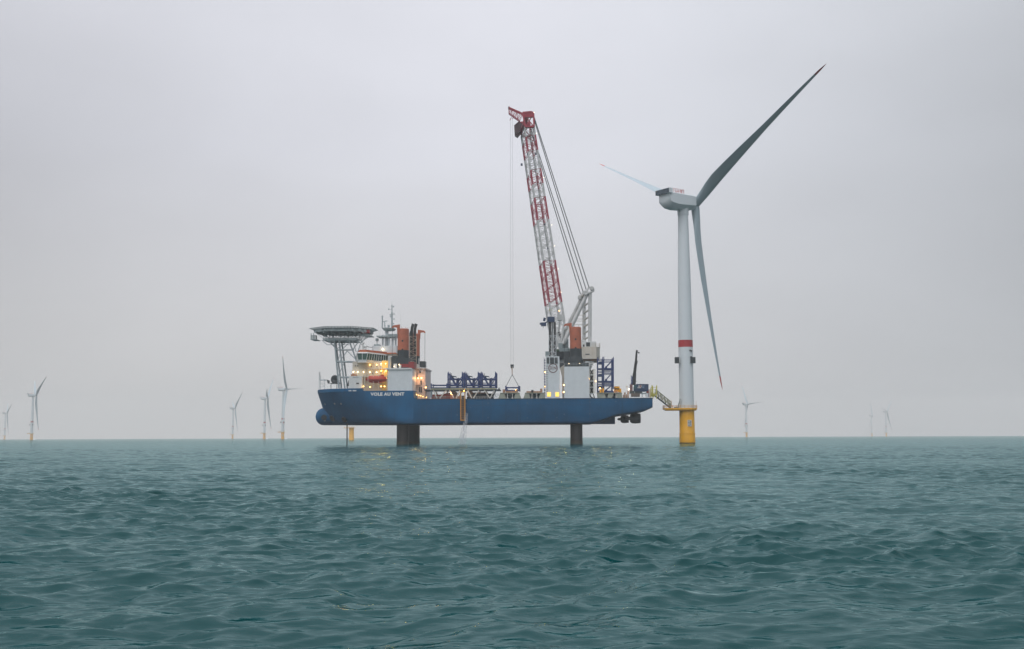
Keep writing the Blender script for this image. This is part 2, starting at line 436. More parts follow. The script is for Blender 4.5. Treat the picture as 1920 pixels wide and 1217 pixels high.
for px, py in ((857, 778), (875, 756), (882, 764), (915, 756), (915, 783), (988.5, 756), (988.5, 783.5), (1058, 754), (1058, 777), (1106, 754), (1106, 776), (1154.5, 753), (1044, 783)):
    h = S(px, py, 0); g = MB(); g.bar((h.x, .05, h.z), (h.x, -.03, h.z), .28, 10); sp(g, 'draught_mark', MARKB)
# seams of the shell plating
g = MB()
for px in (800, 846, 905, 971, 1041, 1106, 1161):
    u = U(px, 0, 770); g.box(u - .05, u + .05, -.012, .05, wK + 1.3 if px < 1110 else H(774, 0, px), wD - .1)
for py in (760, 791): g.box(U(783), U(1108), -.010, .05, H(py, 0, 950) - .04, H(py, 0, 950) + .04)
sp(g, 'shell_seam', paint('seam_blue', (.003, .03, .09), .5))
# gunwale rubbing bar along the main deck
g = MB(); g.box(U(781), U(1223), -.14, .0, wD - .28, wD + .06); sp(g, 'gunwale_bar', M['hull_low'])

def text_obj(name, s, size, loc, m, parent, bold=.02, sx=1.0, spacing=1.0, rot=(math.pi / 2, 0, 0)):
    cu = bpy.data.curves.new(name, 'FONT'); cu.body = s; cu.size = size; cu.extrude = .015; cu.offset = bold; cu.space_character = spacing
    to = bpy.data.objects.new(name + '_tmp', cu); COL.objects.link(to)
    bpy.context.view_layer.update()
    dg = bpy.context.evaluated_depsgraph_get(); me = bpy.data.meshes.new_from_object(to.evaluated_get(dg))
    bpy.data.objects.remove(to)
    me.name = name; me.materials.clear(); me.materials.append(m)
    co = np.array([v.co[:] for v in me.vertices]); w_ = co[:, 0].max() - co[:, 0].min()
    o = bpy.data.objects.new(name, me); COL.objects.link(o); o.parent = parent
    o.rotation_euler = rot; o.scale = (sx, 1, 1); o.location = loc
    return o, co
def fit_text(name, s, p0, p1, m, parent, bold=.03, spacing=1.0, off=None):
    """lettering filling the rectangle p0 (lower left) - p1 (upper right) on the plane v = p0.y"""
    o, co = text_obj(name, s, 1.0, (0, 0, 0), m, parent, bold, 1.0, spacing)
    lo, hi = co[:, 0].min(), co[:, 0].max(); b0, b1 = co[:, 1].min(), co[:, 1].max()
    sx = (p1.x - p0.x) / (hi - lo); sz = (p1.z - p0.z) / (b1 - b0)
    o.scale = (sx, sz, 1); q = Vector((p0.x - lo * sx, p0.y, p0.z - b0 * sz))
    o.location = q if off is None else q - off
    return o
fit_text('name_lettering', 'VOLE AU VENT', S(694.6, 742.2, -.03), S(758.2, 735.6, -.03), M['letter'], ship, .055, 1.12)
for px0, px1 in ((653.5, 659.0), (661.2, 668.2)):
    a = surf_v(px0, 732.6); c = surf_v(px1, 732.6)
    if a and c:
        a, c = a[0], c[0]; g = MB(); n = 5
        for i in range(n):
            p = a.lerp(c, (i + .12) / n); q = a.lerp(c, (i + .82) / n)
            g.loft([[p + Vector((0, -.05, -.22)), p + Vector((0, -.05, .22)), p + Vector((0, .05, .22)), p + Vector((0, .05, -.22))], [q + Vector((0, -.05, -.22)), q + Vector((0, -.05, .22)), q + Vector((0, .05, .22)), q + Vector((0, .05, -.22))]], smooth=False)
        sp(g, 'small_lettering', M['letter'])

# ---- legs: (centre pixel at the near leg), diameter
LEG_R = 2.45
def leg(u, v, ztop, zmid, davit):
    b = MB(); b.lathe([(LEG_R + .12, -6), (LEG_R + .12, wK + 2)], u, v, 40)
    l = sp(b, 'leg', M['legbase'])
    b = MB(); b.lathe([(LEG_R + .16, -6), (LEG_R + .16, 1.1), (LEG_R + .12, 1.25)], u, v, 40); sp(b, 'wet_band', M['growth'], l)
    b = MB(); b.lathe([(LEG_R, wD - 1), (LEG_R, zmid)], u, v, 40); sp(b, 'leg_lower_shaft', M['legdark'], l)
    b = MB(); b.lathe([(LEG_R - .02, zmid), (LEG_R - .02, ztop), (LEG_R - .5, ztop + .15)], u, v, 40)
    sp(b, 'leg_upper_shaft', M['orange'], l)
    b = MB()
    for z in (zmid + (ztop - zmid) * .43, zmid + .15, zmid - 4.6):
        b = MB(); b.bar((u, v - LEG_R + .3, z), (u, v - LEG_R - .03, z), .42, 16)
        sp(b, 'leg_pin_hole', M['black'], l)
    b = MB(); d = davit
    b.loft([[(u + d * (LEG_R - .9), v - .5, ztop - 2.2), (u + d * (LEG_R + .1), v - .5, ztop - 2.2), (u + d * (LEG_R + .1), v + .5, ztop - 2.2), (u + d * (LEG_R - .9), v + .5, ztop - 2.2)],
            [(u + d * (LEG_R - .9), v - .5, ztop + 1.8), (u + d * (LEG_R + .3), v - .5, ztop + 1.6), (u + d * (LEG_R + .3), v + .5, ztop + 1.6), (u + d * (LEG_R - .9), v + .5, ztop + 1.8)]], smooth=False)
    b.prism([(u + d * (LEG_R - .9), ztop + .6), (u + d * (LEG_R - .9), ztop + 2.1), (u + d * (LEG_R + 2.0), ztop + 1.7), (u + d * (LEG_R + 2.5), ztop + 1.0), (u + d * (LEG_R + 2.4), ztop + .4), (u + d * (LEG_R + 1.6), ztop + .9)], v - .35, v + .35)
    sp(b, 'leg_davit', M['orange'], l); b = MB()
    b.lathe([(LEG_R - .4, ztop - .1), (LEG_R - .4, ztop + .2)], u, v, 24)
    for k in range(7):
        a = k * .9; b.box(u + 1.9 * math.cos(a) - .06, u + 1.9 * math.cos(a) + .06, v + 1.9 * math.sin(a) - .06, v + 1.9 * math.sin(a) + .06, ztop, ztop + .8)
    sp(b, 'leg_cap', M['orange'], l)
    b = MB(); b.bar((u + d * (LEG_R + 2.3), v, ztop + .6), (u + d * (LEG_R + 2.3), v, zmid - 6), .10); sp(b, 'davit_cable', M['dark'], l)
    return l
VL, VR = 5.0, 35.0
uL1 = U(754.6, VL - LEG_R, 640); uL2 = U(1079.2, VL - LEG_R, 640)
leg(uL1, VL, H(617.5, VL, 755), H(657, VL, 755), -1)
leg(uL2, VL, H(614.5, VL, 1079), H(654, VL, 1079), -1)
leg(uL1 + .6, VR, H(627, VR, 785), H(668, VR, 785), 1)
leg(uL2, VR, H(655, VR, 1079), H(668, VR, 1079), 1)

# ---- leg houses (the big plain casings) and ledges
def casing(px0, py0, px1, v0, v1, deck, m=M['grey']):
    b = MB(); a = S(px0, py0, v0); c = S(px1, py0, v0)
    b.box(a.x, c.x, v0, v1, deck - .4, a.z); return sp(b, 'leg_house', m)
casing(727.5, 692, 773.3, .12, 10.4, wF)
casing(1057.8, 687.5, 1104.6, .12, 10.4, wD)
casing(727.5, 692, 773.3, 29.6, 39.85, wF)
casing(1057.8, 687.5, 1104.6, 29.6, 39.85, wD)
g = MB(); pbox(g, 722, 690.2, 771.5, 692.6, -.35, 10.6); sp(g, 'leg_house_ledge', M['white'])
g = MB(); pbox(g, 743, 671, 766.3, 690.2, 1.5, 8.5); sp(g, 'jack_casing', M['legdark'])
g = MB(); g.lathe([(3.1, H(687.5, 1, 1079) - .2), (3.1, H(676, 1, 1079)), (2.7, H(668, 1, 1079))], uL2, VL, 36); pbox(g, 1058.5, 680.5, 1104, 687.3, 1.0, 9.5); sp(g, 'jack_casing', M['legdark'])
g = MB()
for px0, px1, py in ((1059, 1104, 681),):
    for v in (.2, 10.3):
        g = MB(); a, c = S(px0, py, v), S(px1, py, v); g.bar(a, c, .05); g.bar(a - Vector((0, 0, .6)), c - Vector((0, 0, .6)), .04)
        for i in range(9): p = a.lerp(c, i / 8); g.bar(p, p - Vector((0, 0, 1.45)), .05)
        sp(g, 'leg_house_rail', M['steel'])
g = MB(); pbox(g, 749, 682.5, 775, 688.5, 1.2, 9); pbox(g, 766, 678.5, 776.5, 690, 1.0, 8)
sp(g, 'red_machinery', M['lifeboat_low'])
g = MB(); pbox(g, 738, 682, 744, 690, .8, 3); pbox(g, 748, 684, 752, 690, .4, 1.0)
sp(g, 'deck_locker', M['white'])
g = MB(); pbox(g, 733.5, 667, 743, 690, 5, 9); sp(g, 'dark_machinery', M['dark'])
g = MB(); g.bar(S(729.5, 690, .5), S(729.5, 668, .5), .35); g.bar(S(728, 668.2, .5), S(735, 668.2, .5), .28); sp(g, 'portal_post', M['white'])

# ---- accommodation
def blk(name, px0, py0, px1, py1, v0, v1, m):
    g = MB(); pbox(g, px0, py0, px1, py1, v0, v1); return sp(g, name, m)
acc = blk('accommodation_block', 661, 678, 771, 732.6, 6.0, 34.0, M['cream'])
g = MB(); a = S(681, 733, 1.0)
for py in (691.5, 706): pbox(g, 681, py - .5, 727, py + .5, 4.0, 6.1)
sp(g, 'balcony_deck', M['cream'])
g = MB(); pbox(g, 716, 676, 727.3, 732.5, 5.2, 5.9); sp(g, 'bay_wall_panel', paint('bay_lamplit_yellow', (.60, .45, .16), .6))  # yellow of the bay lamps is put into the panel colour
g = MB()
for px in (683.6, 690.0, 700, 709.5, 726): g.bar(S(px, 732.5, 1.1), S(px, 691, 1.1), .14)
for px in (683.8, 726): g.bar(S(px, 732.5, .5), S(px, 703, .5), .22)
g.bar(S(718, 705, 2.5), S(722, 694, 5), .14); g.bar(S(716, 691, 2.5), S(713, 680, 5), .14)
sp(g, 'boat_bay_post', M['cream'])
def windows(name, pts, v, wpx, hpx, m=M['glass']):
    for px, py in pts:
        g = MB(); pbox(g, px - wpx / 2, py - hpx / 2, px + wpx / 2, py + hpx / 2, v, v + .25); sp(g, name, m, acc)
windows('porthole', [(666.4, 686), (670.5, 686), (696, 687), (706.5, 687), (723.3, 688.3), (706.6, 700.5), (699, 700.2)], 5.85, 1.7, 1.9)
# forward store house and its fittings
h2 = blk('store_house', 654.2, 705.3, 679.3, 728.6, 2.6, 12.5, M['white'])
g = MB(); pbox(g, 667.8, 717.7, 672.8, 719.8, 2.45, 2.8); sp(g, 'house_vent', M['black'], h2)
g = MB(); pbox(g, 661.5, 706.8, 672.5, 707.9, 2.5, 2.8); sp(g, 'house_sign_strip', M['steel'], h2)
g = MB(); pbox(g, 658, 701.5, 668, 705.2, 5, 8); pbox(g, 660.5, 700.5, 665, 701.6, 5.5, 7.5); sp(g, 'rescue_boat_cover', M['copper'], h2)
g = MB()
g.prism([(S(650.6, 724, 4).x, S(650, 724, 4).z), (S(653.8, 724, 4).x, S(650, 724, 4).z), (S(653.8, 712, 4).x, S(650, 712, 4).z)], 4, 6); pbox(g, 650.2, 719.5, 654, 724, 3.6, 6)
sp(g, 'mooring_winch', M['dark'])
# bridge with raked windows, wing out to the near side
def build_bridge():
    zf0, zf1, zr = H(679.5, 1, 690), H(675, 1, 690), H(662.2, 1, 690)
    def plan(px_a, px_b, ins):
        a = U(px_a, 1.0, 670); b_ = U(px_b, 1.0, 670); c_ = U(727.5, 15, 670); bow = U(668.3, 13, 670)
        return [(a + ins, 1.0 + ins), (b_ - ins * .3, 1.0 + ins), (c_ - ins, 15), (c_ - ins, 25), (b_ - ins * .3, 39 - ins), (a + ins, 39 - ins), (bow + ins, 27), (bow + ins, 13)]
    lo = plan(671.3, 687.3, 0); hi = plan(668.8, 689.3, 0)
    b = MB(); b.loft([[(x, y, zf0) for x, y in plan(671, 687, .0)], [(x, y, zf1) for x, y in lo]], smooth=False)
    br = sp(b, 'bridge', M['white'])
    b = MB(); b.loft([[(x, y, zf1) for x, y in plan(671.3, 687.3, .15)], [(x, y, zr) for x, y in plan(669, 689.1, .15)]], smooth=False); sp(b, 'bridge_window', M['greenglass'], br)
    b = MB(); P0, P1 = [Vector((x, y, zf1)) for x, y in lo], [Vector((x, y, zr)) for x, y in hi]
    for i in range(8):
        j = (i + 1) % 8; n = {0: 2, 1: 9, 2: 6}.get(i, 6)
        for k in range(n): b.bar(P0[i].lerp(P0[j], k / n), P1[i].lerp(P1[j], k / n), .13)
        b.bar(P0[i], P0[j], .16); b.bar(P1[i], P1[j], .16)
        q0 = [p.lerp(r_, .34) for p, r_ in zip(P0, P1)]
    sp(b, 'window_mullion', M['white'], br)
    b = MB(); b.loft([[(x, y, zr) for x, y in hi], [(x, y, zr + .5) for x, y in plan(669.5, 688.5, .3)]], smooth=False); sp(b, 'bridge_roof', M['white'], br)
    b = MB(); rr = plan(671.5, 687.5, .5); z0 = zr + .5; z1 = H(658.3, 1, 680)
    for i in range(8):
        p, q = Vector((*rr[i], z0 + .5)), Vector((*rr[(i + 1) % 8], z0 + .5)); b.loft([[p + Vector((0, 0, -.55)), q + Vector((0, 0, -.55)), q + Vector((0, 0, .5)), p + Vector((0, 0, .5))], [p + Vector((.05, .08, -.55)), q + Vector((.05, .08, -.55)), q + Vector((.05, .08, .5)), p + Vector((.05, .08, .5))]], smooth=False)
    sp(b, 'roof_wind_screen', M['roof_orange'], br)
    # aft bridge part and monkey island
    blk('bridge_aft_house', 690, 663, 741, 679, 15, 26, M['cream'])
    g = MB(); pbox(g, 691, 661.6, 742, 663.2, 14, 27); sp(g, 'monkey_island_deck', M['roof_orange'])
    blk('mast_house', 697.7, 648.3, 743.3, 662, 15, 25, M['grey'])
build_bridge()
g = MB(); pbox(g, 701, 645.5, 711, 648.4, 17, 22)
sp(g, 'antenna_base', M['steel'])
g = MB(); g.bar(S(707, 646, 18), S(707, 640, 18), .18); g.box(U(704.8, 18, 638), U(709.2, 18, 638), 17, 19, H(639.5, 18, 707), H(634.7, 18, 707)); sp(g, 'searchlight', M['net'])
# radar mast
g = MB()
for px in (719, 730, 737, 743): g.bar(S(px, 648.5, 17), S(px, 628, 17), .42 if px != 743 else .3, 8); g.bar(S(px - 1.5, 648.5, 22), S(px - 1.5, 628, 22), .3, 8)
g.bar(S(725.3, 648, 19), S(725.3, 614, 19), .75, 10)
for a, c in (((713, 631.5), (720, 639)), ((742, 632), (737, 641))): g.bar(S(*a, 17), S(*c, 17), .16)
mast = sp(g, 'radar_mast', M['grey'])
g = MB(); pbox(g, 706, 629.2, 743.5, 631.2, 15.5, 24); pbox(g, 727, 626.2, 743.5, 628, 16, 23); sp(g, 'mast_platform', M['steel'], mast)
g = MB(); b0, b1 = S(715.5, 614.8, 16), S(738, 614.8, 16); c0, c1 = S(719, 619.2, 17), S(735, 619.2, 17)
g.loft([[c0, c1, c1 + Vector((0, 5, 0)), c0 + Vector((0, 5, 0))], [b0, b1, b1 + Vector((0, 7, 0)), b0 + Vector((0, 7, 0))]], smooth=False)
sp(g, 'crow_nest', M['steel'], mast)
g = MB()
g.bar(S(716.8, 615, 19), S(716.8, 592.5, 19), .28, 8); g.bar(S(716.8, 594, 19), S(716.8, 592, 19), .38, 8); sp(g, 'light_pole', M['steel'], mast); g = MB()
g.bar(S(734.9, 615, 19), S(734.9, 585, 19), .36, 8); g.bar(S(734.9, 585, 19), S(734.9, 571.5, 19), .22, 8)
g.bar(S(734.9, 572, 19), S(734.9, 567, 19), .06)
for py, dx in ((575, 3), (580, -6), (589, 4), (590.5, -3), (594, -3), (598.5, 4), (607, 3)): g.bar(S(734.9, py, 19), S(734.9 + dx, py, 19), .10); p = S(734.9 + dx, py, 19); g.box(p.x - .22, p.x + .22, p.y - .2, p.y + .2, p.z - .25, p.z + .35)
sp(g, 'mast_pole', M['steel'], mast)
g = MB(); g.bar(S(721.8, 614.5, 19), S(721.3, 604, 19), .28); g.bar(S(717.6, 603.8, 19), S(726.3, 601.5, 19), .22); g.bar(S(729, 614, 18), S(728.5, 609.5, 18), .5, 8)
sp(g, 'radar_scanner', M['steel'], mast)
g = MB()
for px, a, c in ((751.5, 619, 589), (712, 629, 621)): g = MB(); g.bar(S(px, a, 19), S(px, c, 19), .06); sp(g, 'whip_antenna', M['white'])
for px in (675.2, 678.5): g = MB(); g.bar(S(px + 2, 661, 6), S(px, 641 if px < 677 else 645, 6), .12); g.ball(S(px, 641 if px < 677 else 645, 6), .45); sp(g, 'stub_antenna', M['white'])
for px, py, r_ in ((681, 643, .6), (685, 650, .8)): g = MB(); g.bar(S(px, 661, 8), S(px, py, 8), r_ * .5, 8); g.ball(S(px, py, 8), r_); sp(g, 'satellite_dome', M['white'])
g = MB(); g.tube([S(684, 647, 10), S(690, 650.5, 11), S(698, 651.5, 14)], .12); sp(g, 'antenna_stay', M['dark'])

# exhaust stacks in their lattice
def stack(pxs, py_top, py_bot, v, bend, r_):
    g = MB()
    for px in pxs:
        p = [S(px, py_bot, v), S(px, py_top + 11, v), S(px + bend * .25, py_top + 6, v), S(px + bend, py_top, v)]
        g.tube(p, r_, 12)
        g.bar(p[-1] - Vector((.0, 0, .05)), p[-1] + Vector((bend * .06, 0, .25)), r_ * 1.15, 12)
    return sp(g, 'exhaust_stack', M['black'])
stack((772.0, 777.8), 608.5, 668, 14, 2.4, .62)
g = MB()
for px in (768.4, 770): g.tube([S(px, 668, 13), S(px, 624, 13), S(px + 1.5, 620, 13)], .2, 8)
sp(g, 'exhaust_pipe', M['dark'])
g = MB()
for v in (11.5, 16.5):
    for px in (768.3, 780.6): g.bar(S(px, 688, v), S(px, 630.5, v), .17)
    g.ladder(S(768.3, 688, v), S(768.3, 630.5, v), S(780.6, 688, v), S(780.6, 630.5, v), 8, .10)
for px in (768.3, 780.6): g.ladder(S(px, 688, 11.5), S(px, 630.5, 11.5), S(px, 688, 16.5), S(px, 630.5, 16.5), 8, .1)
sp(g, 'stack_lattice', paint('lattice_cream', (.42, .36, .28), .6))
# after wall of the accommodation, lit warm
aw = blk('after_house', 771.5, 691.5, 797.5, 748.5, 11.5, 30, M['pink'])
g = MB(); pbox(g, 770, 690.2, 799, 691.8, 11, 31); pbox(g, 796, 691, 800.5, 693.5, 12, 20); sp(g, 'after_house_roof', M['pink'], aw)
g = MB(); pbox(g, 797.2, 700, 799.3, 707, 13, 15); pbox(g, 797.4, 712, 798.8, 732, 13, 16); sp(g, 'after_house_sponson', M['pink'], aw)
for px, py, wq, hq in ((786.8, 730.5, 2.4, 9.6), (790.2, 730.8, 2.2, 10.6), (789.5, 717.5, 2.4, 8), (782.3, 704, 1.0, 10.5), (787.8, 696, 3, 6)):
    g = MB(); pbox(g, px - wq / 2, py - hq / 2, px + wq / 2, py + hq / 2, 11.3, 11.7); sp(g, 'house_window', M['slate'], aw)
g = MB(); pbox(g, 787, 677.3, 796.6, 688, 11, 16); pbox(g, 783.5, 677.5, 786, 682, 12, 14); sp(g, 'rooftop_machine', M['dark'])
g = MB(); g.bar(S(785.6, 672, 10.8), S(785.6, 691, 10.8), .22); g.bar(S(785.6, 692, 10.8), S(790.5, 697, 10.8), .16); g.bar(S(790, 699, 10.8), S(796, 689, 10.8), .16)
sp(g, 'white_derrick', M['white'])
g = MB()
for py in (738, 741.5, 745): g.bar(S(776, py, 9), S(801, py + 1.5, 9), .07)
for px in range(776, 802, 4): g.bar(S(px, 737, 9), S(px, 748, 9), .08)
sp(g, 'after_house_rail', M['pink'])
g = MB(); pbox(g, 784.5, 743.6, 795, 748, 9.5, 11); sp(g, 'deck_locker', M['pink'])
g = MB(); pbox(g, 776, 720.5, 789, 721.6, 10.6, 11.5); sp(g, 'after_house_balcony', M['pink'])

# ---- helideck
def build_helideck():
    c = S(645.0, 618.0, HB); rad = 13.4; c.y = HB
    def octo(r_, rot=22.5): return [(c.x + r_ * math.cos(R(rot + 45 * k)), c.y + r_ * math.sin(R(rot + 45 * k))) for k in range(8)]
    z = H(621.3, HB, 645)
    b = MB(); b.plan(octo(rad), z, z + .5); hd = sp(b, 'helideck', M['helideck'])
    b = MB(); o0, o1 = octo(rad), octo(rad + 1.9)
    for i in range(8):
        j = (i + 1) % 8
        p, q = Vector((*o0[i], z + .25)), Vector((*o0[j], z + .25)); p1, q1 = Vector((*o1[i], z + .85)), Vector((*o1[j], z + .85))
        b.bar(p1, q1, .13)
        for k in range(9): b.bar(p.lerp(q, k / 8), p1.lerp(q1, k / 8), .13)
        for k in range(1, 5): b.bar(p.lerp(p1, k / 5), q.lerp(q1, k / 5), .05)
    sp(b, 'safety_net', M['net'], hd)
    b = MB()
    for i in range(8):
        p, q = octo(rad - .35)[i], octo(rad - .35)[(i + 1) % 8]
        b.loft([[(*p, z - 1.0), (*p, z)], [(*q, z - 1.0), (*q, z)]], close=False, cap=False, smooth=False)
    for k in range(-5, 6):
        y = c.y + k * 2.3; hw = min(rad * .92, math.sqrt(max(0, (rad * .985) ** 2 - (k * 2.3) ** 2)))
        b.box(c.x - hw, c.x + hw, y - .12, y + .12, z - .9, z - .02)
    for k in range(-3, 4): b.box(c.x + k * 3.4 - .1, c.x + k * 3.4 + .1, c.y - 11, c.y + 11, z - 1.6, z - .92)
    sp(b, 'deck_girder', M['steel'], hd)
    # access walkways hung below the edge
    b = MB(); zz = z - 1.9
    b.box(c.x - rad - .2, c.x - rad + 2.5, c.y - 6, c.y + 2, zz - 2.2, zz - 2.0)
    b.box(c.x - rad + 1.0, c.x - rad + 1.3, c.y - 6, c.y - 5.7, zz - 2.2, zz + .6); b.box(c.x - rad - .1, c.x - rad + .2, c.y - 6, c.y - 5.7, zz - 2.2, zz + .6)
    sp(b, 'access_walkway', M['steel'], hd); b = MB()
    b.box(c.x + rad - 4.0, c.x + rad - .5, c.y - 7, c.y + 4, zz - .6, zz - .35)
    b.bar((c.x + rad - 1, c.y - 6, zz - .4), (c.x + rad - 4, c.y - 6, zz - 3), .16); b.bar((c.x + rad - 3.6, c.y - 6, zz - .4), (c.x + rad - 6.6, c.y - 6, zz - 3), .16); b.box(c.x + rad - 9, c.x + rad - 3.6, c.y - 6.2, c.y - 5.8, zz - 3.2, zz - 2.9)
    sp(b, 'access_walkway', M['steel'], hd)
    b = MB(); b.box(c.x - rad + .1, c.x - rad + 2.2, c.y - 5.6, c.y - 3.6, zz - 2.0, zz - .2); sp(b, 'access_cabin', M['white'], hd)
    b = MB(); b.box(c.x + rad - 4.6, c.x + rad - .8, c.y - 6.6, c.y - 4.8, z - 1.5, z - .05); sp(b, 'foam_station', M['lifeboat_low'], hd)
    # ring beam, spreading struts and the four raked columns
    b = MB(); zr = H(636.5, HB - 6, 645); x0, x1 = U(613, HB, 636), U(674, HB, 636)
    for y in (HB - 7, HB, HB + 7): b.box(x0, x1, y - .35, y + .35, zr - .5, zr + .5)
    for x in (x0, (x0 * 2 + x1) / 3, (x0 + 2 * x1) / 3, x1): b.box(x - .3, x + .3, HB - 6.6, HB + 6.6, zr - .4, zr + .4)
    for i in range(13):
        x = x0 + (x1 - x0) * i / 12; k = (i / 12 - .5) * 2
        for y, s in ((HB - 7, -1), (HB + 7, 1)):
            b.bar((x, y, zr + .4), (c.x + k * 11.5, HB + s * (10.5 if abs(k) < .8 else 7), z - .9), .13); b.bar((x, y, zr + .4), (c.x + (k + .14) * 9, HB + s * 4.5, z - .9), .11)
    sp(b, 'ring_beam', M['steel'], hd)
    b = MB(); dk = wF + .1
    cols = []
    for v, dxp in ((HB - 7, 0), (HB + 6, 5)):
        top1, bot1 = S(627 + dxp * .4, 637, v), S(635.5 + dxp, 728, v)
        top2, bot2 = S(635.5 + dxp, 637, v), S(646.5 + dxp, 728, v)
        top3, bot3 = S(654, 637, v), S(667, 672, v); bot3b = S(674, 705, v)
        b.bar(bot1, top1, 0.36, 8); b.bar(bot2, top2, 0.36, 8); b.bar(bot3, top3, 0.33, 8); b.bar(bot3, bot3b, 0.33, 8)
        for py, pxa, pxb in ((656.2, 631, 660), (678.5, 632, 664), (707.5, 638, 656)):
            b.bar(S(pxa, py, v), S(pxb, py, v), .40 if py != 656.2 else .3, 6)
        b.bar(S(636, 679, v), S(651, 658, v), 0.23); b.bar(S(651, 658, v), S(666, 673, v), 0.23); b.bar(S(633, 679, v), S(640, 656, v), 0.19)
        b.bar(S(634, 706, v), S(645, 680, v), 0.20); b.bar(S(629, 656, v), S(655, 638, v), 0.22); b.bar(S(641, 656, v), S(656, 641, v), 0.19)
        b.bar(S(627, 640, v), S(612, 637, v), 0.29); b.bar(S(632, 655, v), S(615, 638, v), 0.36); b.bar(S(614, 646.5, v), S(655, 646.5, v), 0.17); b.bar(S(604, 638, v), S(613.5, 646.5, v), 0.20)
        b.bar(S(667, 672, v), S(678, 639, v), 0.26); b.bar(S(662, 655, v), S(674, 638, v), 0.29); b.bar(S(668, 660, v), S(661, 638, v), 0.23)
        cols.append((top1, top2))
    for py, px in ((656, 632), (678.5, 634), (707, 637), (656, 660)): b.bar(S(px, py, HB - 7), S(px + 3, py, HB + 6), 0.26)
    sp(b, 'helideck_column', paint('column_grey', (.34, .40, .42), .5), hd)
build_helideck()

# ---- foredeck fittings
def lattice_stand():
    o, b0 = sthing('lattice_stand', 604, 731, HB - 1, 'small pale lattice stand at the very tip of the bow', 'stand')
    g = MB(); v0, v1 = HB - 2, HB + 1
    for v in (v0, v1):
        for px in (598.4, 600.6, 608.8): g.bar(S(px, 731.5, v), S(px, 712 if px > 599 else 703.5, v), .11)
        for py in (713, 718.2, 725.3): g.bar(S(598.2, py, v), S(609, py, v), .09)
        g.bar(S(600.6, 719, v), S(608.5, 724, v), .07)
    g.build('frame', M['steel'], o, b0)
    g = MB(); pbox(g, 598.2, 711.6, 609.8, 713.0, v0, v1); g.build('platform', M['grey'], o, b0)
    g = MB(); pbox(g, 599, 705, 600.8, 711.6, HB - 1, HB); g.bar(S(599.6, 706, HB), S(599.2, 699.8, HB), .3, 8); g.ball(S(599.3, 697.8, HB), .32); g.build('navigation_light', M['white'], o, b0)
lattice_stand()
def dish():
    o, b0 = sthing('round_hatch_stand', 627, 728, HB - 5, 'dark round dish on four legs on the foredeck behind the bow', 'dish')
    g = MB(); c = S(627.5, 711.5, HB - 5); r_ = 1.72
    rings = []
    for dv, k in ((-.35, .55), (-.3, .92), (0, 1), (.6, 1), (.7, .9)):
        rings.append([(c.x + r_ * k * math.cos(a), c.y + dv, c.z + r_ * 1.12 * k * math.sin(a)) for a in [2 * math.pi * i / 28 for i in range(28)]])
    rings.insert(0, [(c.x + .3 * math.cos(a), c.y + .1, c.z + .3 * math.sin(a)) for a in [2 * math.pi * i / 28 for i in range(28)]])
    g.loft(rings); g.build('dish', M['dark'], o, b0)
    g = MB(); pbox(g, 619.2, 718.3, 633.4, 719.4, HB - 6, HB - 3); g.prism([(U(618.2, HB, 713), H(712, HB - 6, 620)), (U(622, HB, 713), H(713, HB - 6, 620)), (U(622, HB, 713), H(719, HB - 6, 620)), (U(620, HB, 713), H(719, HB - 6, 620))], HB - 6, HB - 4); g.build('platform', M['dark'], o, b0)
    for v in (HB - 6, HB - 3.2):
        for px in (620.7, 631.8): g = MB(); g.bar(S(px, 719, v), S(px - .2, 731, v), .16); g.build('leg', M['dark'], o, b0)
dish()
g = MB(); g.bar(S(638.6, 719, HB - 6), S(638.6, 729, HB - 6), .1); g.bar(S(636, 713.5, HB - 6), S(640.5, 713.5, HB - 6), .08); g.bar(S(636.5, 713.5, HB - 6), S(636.5, 729, HB - 6), .1); pbox(g, 636, 717.5, 639.5, 719.5, HB - 6, HB - 4)
sp(g, 'bitts_rack', M['net'])
# thin suction pipe hanging under the bow
g = MB(); g.bar(S(650.7, 794, 12), (U(650.9, 12, 833), 12, -4), .27, 8); sp(g, 'suction_pipe', M['black'])
# azimuth thrusters below the stern
def thruster(px, py, v, k, sx):
    a = S(px, py, v); b = MB()
    z = a.z; L_ = 1.9 * k
    b.bar((a.x, v, z), (a.x, v, z + 3.4 * k), .75 * k, 10)
    th = sp(b, 'azimuth_thruster', M['legdark'])
    b = MB(); rr = [(-1.9 * k, 1.25 * k), (-1.3 * k, 1.75 * k), (0, 1.9 * k), (1.7 * k, 1.72 * k), (1.75 * k, 1.5 * k), (0, 1.62 * k), (-1.8 * k, 1.2 * k)]
    b.loft([[(a.x + sx * x, v + r_ * math.cos(t), z + r_ * math.sin(t)) for t in [2 * math.pi * i / 10 for i in range(10)]] for x, r_ in rr], cap=False, smooth=False)
    sp(b, 'nozzle', M['legdark'], th)
    b = MB(); b.loft([[(a.x + sx * x, v + r_ * math.cos(t), z + r_ * math.sin(t)) for t in [2 * math.pi * i / 12 for i in range(12)]] for x, r_ in ((-3.4 * k, .1), (-3.0 * k, .5 * k), (-1.5 * k, .7 * k), (.8 * k, .75 * k), (1.6 * k, .2))])
    for i in range(4):
        t = i * math.pi / 2 + .4; d = Vector((0, math.cos(t), math.sin(t))); p = Vector((a.x - sx * .6 * k, v, z)); b.loft([[p + d * .5 * k + Vector((.15, 0, 0)), p + d * .5 * k + Vector((-.15, 0, 0)), p + d * 1.5 * k + Vector((-.4, 0, 0)), p + d * 1.5 * k + Vector((.3, 0, 0))], [p + d * .5 * k + Vector((.2, .05, 0)), p + d * .5 * k + Vector((-.1, .05, 0)), p + d * 1.5 * k + Vector((-.35, .05, 0)), p + d * 1.5 * k + Vector((.35, .05, 0))]], smooth=False)
    sp(b, 'propeller', M['dark'], th)
